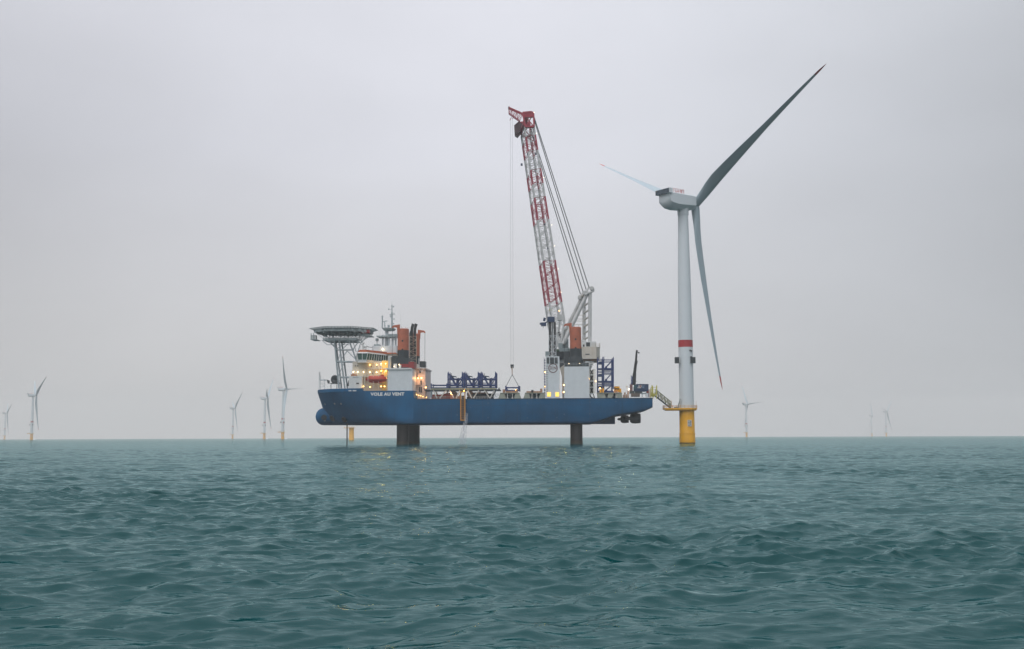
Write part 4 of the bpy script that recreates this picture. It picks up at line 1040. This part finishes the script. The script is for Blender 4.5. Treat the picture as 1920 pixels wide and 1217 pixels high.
for px, rp, lab in ((851.5, 6, 'pinkish cable drum just left of the yellow ladder frame'), (881.5, 6.4, 'largest pinkish cable drum, right of the yellow ladder frame'), (909, 4.6, 'small pinkish cable drum under the right end of the trestle')):
    deck_item('cable_drum', lab, 'cable drum', drum(px, rp), px, 748, 15, 'cable drums under the trestle')
def dark_skid():
    g = MB(); pbox(g, 886, 738, 925, 747.5, 12, 16); g2 = MB(); pbox(g2, 884, 735.8, 914, 738, 12, 15); return [('casing', 'legdark', g), ('lid', 'copper', g2)]
deck_item('equipment_skid', 'long dark equipment skid under the right half of the trestle', 'skid', dark_skid, 905, 748, 12)
def white_truss():
    g = MB()
    a, b_, c, d = S(925, 746, 10), S(927.5, 739, 10), S(938, 739, 10), S(933, 747, 10)
    for p, q in ((a, b_), (b_, c), (b_, d), (a, S(935, 741, 10))): g.bar(p, q, .16)
    return [('frame', 'white', g)]
deck_item('white_strut_frame', 'small white strut frame between trestle and grey grillages', 'frame', white_truss, 930, 748, 10)

# yellow ladder frame hung over the side
def ladder_frame():
    o, b0 = sthing('boarding_ladder', 868, 790, -.6, 'tall yellow ladder frame hung over the blue hull side', 'ladder')
    g = MB()
    for px in (863.9, 871.7): 
        g.bar(S(px, 734.5, -.6), S(px, 788, -.6), .30)
    g.bar(S(863, 734.5, -.6), S(872.5, 734.5, -.6), .36); g.bar(S(864, 735, -.6), S(864, 735, -.6) + Vector((0, 3, 0)), .25); g.bar(S(871.6, 735, -.6), S(871.6, 735, -.6) + Vector((0, 3, 0)), .25); g.bar(S(863.6, 788, -.6), S(872, 788, -.6), .3)
    g.build('side_rail', M['ladder_yellow'], o, b0)
    g = MB(); pbox(g, 865.3, 742, 870.3, 787, -.35, -.1); g.build('hose_bundle', paint('hose_dark', (.045, .04, .045), .6), o, b0)
    g = MB()
    for py in np.linspace(742, 786, 14): g.bar(S(864, py, -.45), S(871.5, py, -.45), .06)
    g.build('rung', M['ladder_yellow'], o, b0)
ladder_frame()
# cooling water falling from the side outlet
def water_fall():
    g = MB(); n = 14
    for cx, r0, r1, v0 in ((871.2, .55, 1.15, -.7), (875.0, .6, 1.05, -.8)):
        rings = []
        for i in range(17):
            t = i / 16; p = S(cx - t * 2.0 + (1.2 * t if cx > 873 else 0), 774 if cx > 873 else 792, v0); z = p.z * (1 - t) - .3 * t; rr = r0 + (r1 - r0) * t
            rings.append([(p.x - t * 1.2 + rr * math.cos(a) * (1 + .18 * math.sin(5 * a + i)), v0 - t * .8 + .45 * rr * math.sin(a), z) for a in [2 * math.pi * k / n for k in range(n)]])
        g.loft(rings)
    m, t, b = new_mat('falling_water'); b.inputs['Base Color'].default_value = (.55, .58, .62, 1); b.inputs['Roughness'].default_value = .5
    tcn = t.nodes.new('ShaderNodeTexCoord'); mp_ = t.nodes.new('ShaderNodeMapping'); mp_.inputs['Scale'].default_value = (2.6, 2.6, .22); t.links.new(tcn.outputs['Object'], mp_.inputs[0])
    nn = t.nodes.new('ShaderNodeTexNoise'); nn.inputs['Scale'].default_value = 1.6; nn.inputs['Detail'].default_value = 6; t.links.new(mp_.outputs[0], nn.inputs['Vector'])
    rp = t.nodes.new('ShaderNodeValToRGB'); rp.color_ramp.elements[0].position = .42; rp.color_ramp.elements[0].color = (0, 0, 0, 1); rp.color_ramp.elements[1].position = .72; rp.color_ramp.elements[1].color = (.62, .62, .62, 1)
    t.links.new(nn.outputs['Fac'], rp.inputs[0]); t.links.new(rp.outputs[0], b.inputs['Alpha'])
    base = S(873, 833, -1); o = g.build('falling_water', m, None, (base.x, base.y, 0)); o.location = ORG + SROT @ Vector((base.x, base.y, 0)); o.rotation_euler = (0, 0, YAW)
    tag(o, 'thin stream of cooling water falling from the hull side beside the yellow ladder', 'water stream', kind='stuff')
water_fall()

# ------------------------------------------------------------------ sea-fastening grillages
def grillage(pxs, label, v0, v1, caps, thin):
    """pxs: list of (top left, top right, bottom left, bottom right) trapezoid webs"""
    o, b0 = sthing('grillage', pxs[0][0], 747, v0, label, 'grillage', 'pale grillages welded to the deck')
    for x0, x1, x2, x3 in pxs:
        g = MB(); p = [S(x0, 737.3, v0), S(x1, 737.3, v0), S(x3, 747.6, v0), S(x2, 747.6, v0)]
        g.prism([(q.x, q.z) for q in p], v0, v1); g.build('web', M['beige'], o, b0)
    g = MB(); a = min(p[0] for p in pxs); c = max(p[1] for p in pxs)
    pbox(g, a - .5, 736.3, c + .5, 737.4, v0 - .2, v1); g.build('top_flange', M['beige'], o, b0)
    g = MB(); pbox(g, a + 1, 737.4, c - 1, 747.5, v0 + 3, v0 + 3.3); g.build('back_plate', M['net'], o, b0)
    for px in thin:
        g = MB(); p = [S(px - .5, 738, v0 - .1), S(px + .5, 738, v0 - .1), S(px + .6, 745, v0 - .1), S(px + 2.2, 747.5, v0 - .1), S(px - 2.2, 747.5, v0 - .1), S(px - .6, 745, v0 - .1)]
        g.prism([(q.x, q.z) for q in p], v0 - .1, v0 + .4); g.build('stanchion', M['cream'], o, b0)
    for x0, x1, yt, lm in caps:
        g = MB(); pbox(g, x0, yt, x1, 736.2, v0, v1 - 1); g.build('cradle', M[lm], o, b0)
grillage([(938, 945.5, 934, 949), (966.5, 973, 963.5, 977)], 'left grey green grillage with two pale stanchions and copper cradle, under the lifting frame', 3, 9, [(948.5, 967, 733.2, 'copper'), (942.5, 946.5, 730, 'copper'), (967.2, 970, 729.5, 'copper')], [951.5, 960.8])
grillage([(984.5, 991.5, 981, 994.5), (1013.5, 1021, 1010, 1022)], 'middle grey green grillage with two pale stanchions, left of the emblem tower', 3, 9, [(987, 1014, 733.5, 'copper'), (1012.7, 1016.5, 728.7, 'copper'), (996, 1000, 731.2, 'dark')], [997.5, 1006.5])
grillage([(1120, 1133, 1121, 1137), (1141, 1151, 1138, 1147), (1157, 1166, 1154, 1167.5)], 'right grillage of three trapezoid webs under the blue frame tower', 3, 9, [], [1155])
# stair tower by the after leg house
def stair():
    o, b0 = sthing('stair_tower', 1110, 747, 2, 'narrow lamp-lit stair tower between leg house and blue frames', 'stair tower')
    g = MB()
    for v in (2, 6):
        for px in (1105.8, 1112.8, 1115.4): g.bar(S(px, 738 if px > 1113 else 746.8, v), S(px, 692, v), .22)
    g.build('post', M['cream'], o, b0)
    g = MB()
    for py in (703, 714.5, 726, 738): pbox(g, 1105, py - .7, 1113.8, py + .7, 1.8, 6)
    g.build('landing', M['white'], o, b0)
    g = MB(); pbox(g, 1105.5, 694, 1113, 738, 6.0, 6.2); g.build('back_panel', M['cream'], o, b0)  # panel added behind the flights for the lamp-lit look
    g = MB()
    for y0, y1 in ((738, 726), (726, 714.5), (714.5, 703), (703, 693)):
        g.bar(S(1106.3, y0, 3), S(1112.3, y1, 3), .3); g.bar(S(1112.3, y0, 5), S(1106.3, y1, 5), .3)
    g.build('flight', M['dark'], o, b0)
    g = MB(); g.tube([S(1105.5, 739, 2), S(1108, 744.5, 2), S(1113, 747.5, 2)], .3); g.bar(S(1112.5, 739, 2), S(1115, 747, 2), .25); g.build('foot_brace', M['dark'], o, b0)
stair()
# blue frame tower: three stacked frames
def stack_frame(py0, py1, label):
    o, b0 = sthing('stacking_frame', 1135, py1, 9, label, 'cargo rack', 'blue frames stacked into a tower at the stern'); V0, V1 = 9, 17
    for v in (0, V1 - V0):
        k = Vector((0, v, 0))
        for px in (1120.8, 1129.8, 1132.2, 1148.0, 1150.2):
            g = MB(); g.bar(S(px, py1, V0) + k, S(px, py0, V0) + k, .27); g.build('post', M['rackblue'], o, b0)
    g = MB(); h = py1 - py0
    for v in (0, V1 - V0):
        k = Vector((0, v, 0))
        for f_, r_ in ((.13, .2), (.24, .2), (.88, .36), (.98, .2)): g.bar(S(1132, py0 + h * f_, V0) + k, S(1150, py0 + h * f_, V0) + k, r_)
        for f_, r_ in ((.1, .2), (.4, .3), (.88, .3)): g.bar(S(1120.5, py0 + h * f_, V0) + k, S(1130, py0 + h * f_, V0) + k, r_)
    for px in (1120.8, 1131, 1149): 
        for f_ in (.2, .9): p = S(px, py0 + h * f_, V0); g.bar(p, p + Vector((0, V1 - V0, 0)), .25)
    g.build('rail', M['rackblue'], o, b0)
    g = MB()
    for v in (0, V1 - V0):
        k = Vector((0, v, 0)); g.bar(S(1134, py0 + h * .84, V0) + k, S(1146, py0 + h * .28, V0) + k, .25)
    pbox(g, 1135, py0 + h * .68, 1138.5, py0 + h * .9, V0 + .4, V1 - .4); g.build('brace', M['rackblue'], o, b0)
    g = MB(); pbox(g, 1122.5, py0 + h * .28, 1128, py0 + h * .44, V0 + 1, V1 - 1); g.build('clamp', M['cabin_blue'], o, b0)
    return o, b0
o, b0 = stack_frame(671.5, 694, 'topmost of the three stacked blue frames, with pointed corner posts')
g = MB()
for px in (1121, 1130, 1132, 1150): g.bar(S(px, 672, 9), S(px + .3, 669, 9), .22)
g.build('corner_cone', M['rackblue'], o, b0)
stack_frame(694.4, 718, 'middle one of the three stacked blue frames at the stern')
stack_frame(718.4, 735.8, 'lowest of the three stacked blue frames, lit orange by deck lamps')
def yellow_mach():
    g = MB(); pbox(g, 1152, 724.4, 1162, 735, 11, 15); pbox(g, 1161.5, 728.5, 1165, 736, 11, 14.5); g2 = MB(); pbox(g2, 1136, 732.6, 1159, 736, 9.6, 14); g3 = MB(); pbox(g3, 1152.5, 728, 1161, 730, 10.8, 11.1)
    return [('housing', 'yellow', g), ('skid', 'copper', g2), ('grille', 'growth', g3)]
deck_item('yellow_winch_unit', 'yellow winch unit on deck right of the blue frame tower', 'winch', yellow_mach, 1157, 736, 11)
def orange_valve():
    g = MB()
    pbox(g, 1129.5, 728, 1132.5, 736, 8, 9.5); pbox(g, 1124.5, 730, 1128, 736, 8, 9.4); return [('body', 'yellow', g)]
deck_item('yellow_bollard_pair', 'pair of yellow clamps at the foot of the blue frame tower', 'clamp', orange_valve, 1129, 736, 8)

# ------------------------------------------------------------------ small black crane and blue cabin at the stern
def small_crane():
    o, b0 = sthing('crawler_crane', 1190, 744, 6, 'small black telescopic crane with raised boom beside the blue container', 'crane')
    g = MB(); g.bar(S(1187.8, 722, 6), S(1189.8, 700, 6), .95, 6, .72); g.build('boom_base', M['black'], o, b0)
    g = MB(); g.bar(S(1189.5, 703, 6), S(1192.2, 680, 6), .66, 6, .56); g.bar(S(1190.2, 692, 5.6), S(1193.2, 686, 5.6), .22); g.bar(S(1193.2, 686, 5.6), S(1195.5, 676.5, 5.6), .2); g.build('boom_stage', M['black'], o, b0)
    g = MB(); g.bar(S(1192.0, 682, 6), S(1193.6, 661, 6), .48, 6, .4); g.build('boom_tip', M['black'], o, b0)
    g = MB(); g.bar(S(1193.6, 661, 6), S(1194.3, 656.6, 6), .42, 8); g.bar(S(1194, 659.5, 6), S(1198, 661.2, 6), .22); g.ball(S(1198, 661.5, 6), .35); g.build('boom_head', M['dark'], o, b0)
    g = MB(); g.bar(S(1187.5, 703, 6), S(1191.8, 703.5, 6), .4); g.bar(S(1190.5, 715.4, 6), S(1193, 715.2, 6), .25); g.build('ram', M['dark'], o, b0)
    g = MB()
    for px0, px1 in ((1183.4, 1184.4), (1185.8, 1186.5)): g.bar(S(px0, 721, 5.4), S(px1 - 1, 703.5 if px0 < 1184 else 706, 5.4), .16)
    g.ladder(S(1183.2, 720, 5.4), S(1183.9, 706, 5.4), S(1185.7, 720, 5.4), S(1185.6, 706, 5.4), 4, .12); g.build('back_mast', M['rackblue'], o, b0)
    g = MB(); pbox(g, 1181.4, 720.5, 1186.3, 733, 5, 8.5); g.build('counterweight', paint('plum_paint', (.10, .05, .06), .5), o, b0)
    g = MB(); pbox(g, 1181, 733, 1204, 737.5, 4.5, 9); g.build('turntable', M['dark'], o, b0)
    g = MB(); pbox(g, 1184, 737.6, 1200, 743.4, 4.2, 9.5); g.build('crawler_track', paint('track_brown', (.10, .075, .06), .6), o, b0)
small_crane()
def blue_cabin():
    o, b0 = sthing('control_container', 1202, 734, 4.2, 'dark blue container with slanted pale lettering beside the black crane', 'container')
    g = MB(); p = [S(1188.3, 725, 4.2), S(1193.5, 720, 4.2), S(1216, 720, 4.2), S(1216, 732.5, 4.2), S(1208, 734.5, 4.2), S(1200.5, 733.5, 4.2), S(1188.3, 733.5, 4.2)]
    g.prism([(q.x, q.z) for q in p], 4.2, 7.0); g.build('body', M['cabin_blue'], o, b0)
    g = MB(); pbox(g, 1188.6, 721.8, 1193.6, 729, 4.0, 4.3); g.build('side_panel', paint('teal_panel', (.012, .07, .085), .4), o, b0)
    strokes = [('letter', 1195.4, 1197.6), ('letter', 1197.4, 1199.4), ('logo_orange', 1198.2, 1200.4), ('logo_orange', 1199.6, 1201.6), ('letter', 1201.2, 1203.2), ('logo_blue', 1203.6, 1205.4), ('logo_blue', 1206.0, 1207.8)]
    for m_ in ('letter', 'logo_orange', 'logo_blue'):
        g = MB()
        for mm, xa, xb in strokes:
            if mm != m_: continue
            g.prism([(q.x, q.z) for q in (S(xa, 727.2, 4.1), S(xa + .7, 727.2, 4.1), S(xb + .7, 722.4, 4.1), S(xb, 722.4, 4.1))], 4.1, 4.25)
        if m_ == 'letter': g.prism([(q.x, q.z) for q in (S(1195.4, 727.7, 4.1), S(1202, 727.7, 4.1), S(1202, 727.1, 4.1), S(1195.4, 727.1, 4.1))], 4.1, 4.25)
        if m_ == 'logo_blue': g.prism([(q.x, q.z) for q in (S(1205, 727.6, 4.1), S(1208.2, 727.6, 4.1), S(1208.2, 727.0, 4.1), S(1205, 727.0, 4.1))], 4.1, 4.25)
        g.build('lettering', M[m_], o, b0)
    g = MB()
    for px in (1190, 1204, 1211.5, 1214.8): g.bar(S(px, 733, 4.6), S(px, 744.6, 4.6), .22)
    pbox(g, 1203, 737, 1211, 739, 4.5, 6); g.build('support_leg', M['net'], o, b0)
    g = MB(); pbox(g, 1212.5, 730, 1216.3, 737, 4.4, 6.5); g.build('door_box', M['lifeboat_low'], o, b0)
blue_cabin()
def stern_clutter():
    g = MB()
    for px, h_ in ((1168.5, 6), (1171, 10), (1174, 7), (1177, 13)): pbox(g, px, 746 - h_, px + 2, 746.5, 5, 8)
    g2 = MB()
    for px in (1170, 1173, 1176, 1179): g2.bar(S(px, 746, 3), S(px, 735, 3), .1)
    for py in (735, 740): g2.bar(S(1169, py, 3), S(1181, py, 3), .09)
    pbox(g2, 1173.5, 724, 1178, 724.7, 4, 6); g2.bar(S(1175.5, 724, 5), S(1175.5, 735, 5), .12); g2.bar(S(1174, 722, 5), S(1174, 728, 5), .08)
    return [('pipe_cluster', 'copper', g), ('guard_rail', 'cream', g2)]
deck_item('pipe_manifold', 'rusty pipe manifold with guard rail left of the small black crane', 'pipes', stern_clutter, 1174, 746, 5)

# ------------------------------------------------------------------ wind turbines
def lerp(a, b_, t): return a + (b_ - a) * t
def blade_mesh():
    pts = [(0.6, 3.6, 3.6), (3, 3.7, 3.6), (7, 4.5, 3.2), (12, 5.4, 2.3), (17, 5.8, 1.55), (24, 5.4, 1.1), (34, 4.5, .85), (46, 3.2, .6), (58, 2.4, .42), (68, 1.75, .28), (75.6, 1.2, .19), (78, 1.05, .16), (80, .6, .1), (81.5, .12, .05)]
    rings = []; n = 18
    for z, c, t in pts:
        bl = min(1, max(0, (z - 3) / 12)); tw = -R(10) * max(0, 1 - z / 50) ** 1.2 - R(12)
        pre = 7.6 * (z / 81.5) ** 1.45
        ring = []
        for k in range(n):
            a = 2 * math.pi * k / n
            x = math.cos(a) * c / 2; y = math.sin(a) * t / 2 * (1 - bl * .55 * (1 - math.cos(a)) * .5)
            x += -c * .18 * bl                                   # trailing edge towards the nacelle (feathered)
            xr = x * math.cos(tw) - y * math.sin(tw); yr = x * math.sin(tw) + y * math.cos(tw)
            ring.append((xr + pre, yr, z))
        rings.append(ring)
    return rings
HUBX, TOWTOP = 7.4, 101.0
def tmat(n, rot): return Matrix.Translation(n) @ rot.to_4x4()
PROTO = {}
def make_turbine(loc, yaw, az, label, group, proto=None, detail=True):
    o = empty('wind_turbine', loc); tag(o, label, 'wind turbine', group)
    if proto:
        kids = []
        for ch in proto.children:
            c = ch.copy(); COL.objects.link(c); c.parent = o; kids.append(c)
            for g2 in ch.children:
                c2 = g2.copy(); COL.objects.link(c2); c2.parent = c
                
    else:
        b = MB(); b.lathe([(3.38, -7), (3.38, .35)], n=48); b.build('waterline_band', M['growth'], o)
        b = MB(); b.lathe([(3.36, .35), (3.36, 4.0), (3.24, 4.25), (3.18, 14.3)], n=48); b.lathe([(3.45, 4.0), (3.45, 4.25)], n=48); fo = b.build('foundation', M['yellow'], o)
        # identification board, facing the viewer
        b = MB(); b.box(-.25, 1.4, -3.32, -3.14, 7.15, 9.85); sg = b.build('number_board', M['letter'], fo)
        b = MB(); b.box(-.1, 1.25, -3.35, -3.33, 7.3, 8.4); b.box(-.1, 1.25, -3.35, -3.33, 8.6, 9.7); b.build('board_field', M['slate'], fo)
        sg['sig'] = 1; del sg['sig']
        for s_, z0 in (('NRT', 8.72), ('F02', 7.42)):
            t_ = fit_text('board_lettering', s_, Vector((0.0, -3.37, z0)), Vector((1.15, -3.37, z0 + .85)), M['letter'], fo, .03)
        # boat landing at the back, platform with rails
        pl = [(-9.9, -3.0), (-3.2, -3.6), (-1.5, -4.2), (1.5, -4.2), (4.1, -2.0), (4.1, 2.0), (1.5, 4.2), (-1.5, 4.2), (-4, 3.0), (-9.9, 2.6)]
        b = MB(); b.plan(pl, 14.3, 14.95); b.plan([(x * .93, y * .9) for x, y in pl], 13.9, 14.3); pf = b.build('platform', M['yellow'], o)
        b = MB()
        for i in range(len(pl)):
            p, q = Vector((*pl[i], 14.95)), Vector((*pl[(i + 1) % len(pl)], 14.95)); n = max(1, round((q - p).length / 1.5))
            for hgt in (.55, 1.1): b.bar(p + Vector((0, 0, hgt)), q + Vector((0, 0, hgt)), .06)
            for k in range(n): b.bar(p.lerp(q, k / n), p.lerp(q, k / n) + Vector((0, 0, 1.15)), .07)
        b.bar((-6.9, -3, 14.95), (-6.9, -3, 18.3), .07); b.bar((3.7, -2, 14.95), (3.7, -2, 18), .07); b.build('railing', M['ladder_yellow'], pf)
        b = MB(); b.tube([(-4.2, -2.4, 14.95), (-3.6, -2.4, 17.0), (-3.0, -2.4, 18.8)], .25); b.box(-5.6, -3.6, -2.6, -1.0, 14.95, 15.5); b.build('davit', M['net'], pf)
        b = MB(); b.lathe([(3.12, 14.9), (3.08, 40), (2.95, 55), (2.75, 70), (2.45, 85), (2.18, TOWTOP - 1.6)], n=48); tw = b.build('tower', M['tower'], o)
        b = MB(); b.lathe([(3.078, 41.0), (3.055, 44.0)], n=48); b.lathe([(3.10, 41.0), (3.095, 44.0)], n=48, cap=False); b.build('red_band', M['red'], tw)
        for z in (14.95, 36.5, 68):
            b = MB(); rr = np.interp(z, [14.9, 40, 55, 70, 85], [3.12, 3.08, 2.95, 2.75, 2.45]); b.lathe([(rr + .05, z), (rr + .05, z + .18)], n=48, cap=False); b.build('flange_ring', M['tower'], tw)
        for x0, x1 in ((-5.0, -3.3), (1.5, 2.3), (2.45, 3.7)):
            b = MB(); b.box(x0, x1, -2.9, -1.2, 34.0, 36.6) if x0 != 1.5 else b.box(x0, x1, -3.15, -2.3, 34.0, 36.9); b.build('tower_aid_box', M['dark'], tw)
        b = MB(); b.box(-3.3, -2.7, -2.2, -1.4, 34.1, 36.4); b.build('aid_bracket', M['white'], tw)
        b = MB(); b.box(1.2, 1.75, -3.05, -2.7, 39.2, 39.75); b.build('tower_mark', M['black'], tw); b = MB(); b.box(1.95, 2.4, -2.8, -2.3, 39.0, 39.55); b.build('tower_mark', M['black'], tw)
        # nacelle, built along +x with the tower axis at x = 0
        b = MB(); rings = []
        for x, wd, zt, zb, ch in ((-11.2, 2.6, 2.6, -.9, 1.2), (-10.6, 3.6, 3.0, -2.2, 1.6), (-9.2, 4.0, 3.1, -3.2, 1.8), (-6, 4.0, 3.1, -3.6, 1.8), (2.5, 3.9, 3.1, -3.0, 1.6), (4.6, 3.7, 3.0, -2.7, 1.5)):
            rings.append([(x, -wd + .4, zt), (x, -wd, zt - .4), (x, -wd, zb + ch), (x, -wd + ch * 1.2, zb), (x, wd - ch * 1.2, zb), (x, wd, zb + ch), (x, wd, zt - .4), (x, wd - .4, zt)])
        b.loft(rings, smooth=False); nc = b.build('nacelle', M['tower'], o)
        b = MB(); b.box(-12.0, -9.9, -4.2, 4.2, 2.5, 4.6); b.build('cooler', M['tower'], nc)
        b = MB(); b.box(-12.2, -11.98, -4.1, 4.1, 2.4, 4.45); b.build('cooler_grille', paint('grille_blue', (.05, .075, .10), .5), nc)
        b = MB()
        for y in (-3.8, 3.8):
            for hgt in (.8, 1.6): b.bar((-9.8, y, 3.1 + hgt), (-3, y, 3.1 + hgt), .05)
            for k in range(8): b.bar((-9.8 + k * .97, y, 3.1), (-9.8 + k * .97, y, 4.8), .09)
        for k in range(6): b.bar((-3, -3.8 + k * 1.5, 3.1), (-3, -3.8 + k * 1.5, 4.8), .12)
        b.bar((-3, -3.8, 4.7), (-3, 3.8, 4.7), .09); b.build('hoist_rail', M['redtip'], nc)
        b = MB(); b.box(-1.5, 1.6, -1.5, 1.5, 3.1, 3.6); b.box(-2.6, 3.6, -3.3, 3.3, 3.08, 3.22); b.build('roof_hatch', M['white'], nc)
        b = MB(); b.lathe([(2.4, TOWTOP - 2.4), (2.5, TOWTOP + .6)], n=32); b.build('yaw_ring', M['tower'], o)
        rr = [(4.5, 1.9), (4.9, 2.15), (6, 2.3), (8.3, 2.25), (9.3, 1.8), (9.9, 1.1), (10.1, .2)]
        b = MB(); b.loft([[(x, r_ * math.cos(2 * math.pi * k / 28), r_ * math.sin(2 * math.pi * k / 28)) for k in range(28)] for x, r_ in rr]); b.build('hub', M['tower'], o)
        rg = blade_mesh()
        def mk():
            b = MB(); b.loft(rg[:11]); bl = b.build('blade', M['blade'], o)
            b = MB(); b.loft(rg[10:]); b.build('blade_tip', M['redtip'], bl)
        for _ in range(3): mk()
    yz = Matrix.Rotation(yaw, 4, 'Z'); k = 0
    # blade +z radial; azimuth measured as in the fit: d = cos(a) e1 + sin(a) e2 with e1 = y local, e2 = z local
    for ch in o.children:
        nm = ch.name.split('.')[0]
        if nm in ('nacelle', 'hub'): ch.matrix_local = Matrix.Translation((0, 0, TOWTOP + 3.0)) @ yz
        if nm == 'hub': ch.matrix_local = ch.matrix_local @ Matrix.Rotation(az, 4, 'X')
        if nm == 'blade':
            a = az + k * 2 * math.pi / 3; k += 1
            ch.matrix_local = Matrix.Translation((0, 0, TOWTOP + 3.0)) @ yz @ Matrix.Translation((HUBX, 0, 0)) @ Matrix.Rotation(a - math.pi / 2, 4, 'X')
    return o
TB = (74.5, 475, 0)
turb = make_turbine(TB, R(35.45), R(145.28), 'large white wind turbine on a yellow foundation right of the ship', None)
GR = 'pale wind turbines far off in the haze'
for px, py, D, yw, az, lab in (
        (530, 822, 2325, -10, 4, 'tallest hazy turbine, off the ship\'s bow, one blade straight up'),
        (495.5, 822, 2860, 5, 44, 'second tallest hazy turbine off the bow, beside the tallest one, one blade hanging'),
        (59, 823, 2600, 33, 30, 'hazy turbine standing apart from the bow group, blades spread in a wide V'),
        (436, 822, 3800, 28, 20, 'very faint small turbine behind the two hazy ones off the bow'),
        (8.5, 823, 4400, 30, 35, 'barely visible turbine beyond the hazy one with V spread blades'),
        (1400, 818, 3530, 20, 56, 'clearest hazy turbine behind the large yellow based turbine, away from the ship'),
        (1662, 817, 4700, -40, 48, 'faint turbine standing alone far beyond the large turbine'),
        (1635, 817, 5600, 12, 70, 'fainter turbine close beside the lone one far beyond the large turbine')):
    p = at_y(px, 819, D); make_turbine((p.x, D, 0), R(yw), R(az), lab, GR, turb)
# bare foundation without a tower, seen under the bow
p = at_y(659, 819, 1380); fo = empty('bare_foundation', (p.x, 1380, 0)); tag(fo, 'bare yellow foundation without a tower standing in the sea below the bow', 'foundation')
g = MB(); g.lathe([(3.2, -6), (3.2, 4), (3.05, 4.2), (3.05, 14.6)], n=32); g.build('pile', M['yellow'], fo)
g = MB(); g.plan([(-9, -3), (-1.5, -4.2), (1.5, -4.2), (4.2, -2), (4.2, 2), (1.5, 4.2), (-1.5, 4.2), (-9, 3)], 14.6, 15.2)
for x in (-9, -6, -3, 0, 3): g.bar((x, -3.2, 15.2), (x, -3.2, 16.4), .08)
g.bar((-9, -3.2, 16.3), (3, -3.2, 16.3), .07); g.build('platform', M['yellow'], fo)
g = MB(); g.box(-3, 2.8, -2.5, 2.5, 15.2, 16.4); g.build('cover', M['white'], fo)

# ------------------------------------------------------------------ gangway from the stern to the turbine platform
def gangway():
    o, b0 = sthing('gangway', 1225, 746, 5, 'dark sloping access gangway from a pale yellow tower to the turbine platform', 'gangway')
    v = 5.0; E = Vector((SINV @ (Vector((TB[0] - 7.0, TB[1] - 2.0, 15.1)) - ORG)))
    A = S(1228.5, 740.5, v); n = 9
    d = E - A
    s = Vector((0, 1.4, 0))
    for k in (0, 1):
        g = MB(); a, e = A + s * k, E + s * k; up = Vector((.2, 0, 2.4)); lo = Vector((0, 0, 0))
        g.bar(a + up, e + up, .14); g.ladder(a, e, a + up, e + up, n, .12); g.build('side_truss', paint('gangway_olive', (.26, .26, .15), .5), o, b0)
    g = MB(); g.loft([[A, A + s, A + s + Vector((0, 0, -.75)), A + Vector((0, 0, -.75))], [E, E + s, E + s + Vector((0, 0, -.55)), E + Vector((0, 0, -.55))]], smooth=False); g.build('walkway', M['legdark'], o, b0)
    g = MB(); g.bar(E + Vector((-.3, 0, 0)), E + Vector((.3, 0, 2.6)), .15); g.bar(E + s + Vector((-.3, 0, 0)), E + s + Vector((.3, 0, 2.6)), .15); g.bar(E + Vector((-.5, 0, 2)), E + Vector((-.2, 0, -.1)), .2); g.build('end_gate', M['net'], o, b0)
    g = MB(); z0 = H(744.8, 3, 1224)
    for px in (1220, 1224, 1230.8):
        for vv in (3, 7): g.bar((U(px, vv, 735), vv, z0 - .6), S(px, 724 if px > 1221 else 727, vv), .2)
    for py in (726.5, 731, 735.5, 740): 
        for vv in (3, 7): g.bar(S(1220, py, vv), S(1231, py, vv), .13)
    for px in (1222.3, 1231): g.bar(S(px, 740, 4), S(px + .3, 722.5, 4), .3)
    g.prism([(q.x, q.z) for q in (S(1221, 737, 3.4), S(1231, 738, 3.4), S(1227, 744.2, 3.4), S(1221.5, 743, 3.4))], 3.4, 6.6)
    g.build('gangway_tower', M['yellow_pale'], o, b0)
    g = MB(); pbox(g, 1216.6, 730, 1220.4, 744.4, 3.5, 7); g.build('pedestal', M['pink'], o, b0)
gangway()

# ------------------------------------------------------------------ haze: one closed box of air
hb_ = MB(); hb_.box(-6800, 6800, -6800, 6800, -9, 215)
hm = bpy.data.materials.new('haze_air'); hm.use_nodes = True; t = hm.node_tree; t.nodes.clear()
ho_ = t.nodes.new('ShaderNodeOutputMaterial'); pv = t.nodes.new('ShaderNodeVolumePrincipled')
pv.inputs['Color'].default_value = (.985, .965, .94, 1); pv.inputs['Density'].default_value = .00016; pv.inputs['Anisotropy'].default_value = .0
t.links.new(pv.outputs[0], ho_.inputs['Volume'])
hz = hb_.build('haze', hm); tag(hz, 'pale sea mist filling the air out to the horizon', 'haze', kind='stuff')
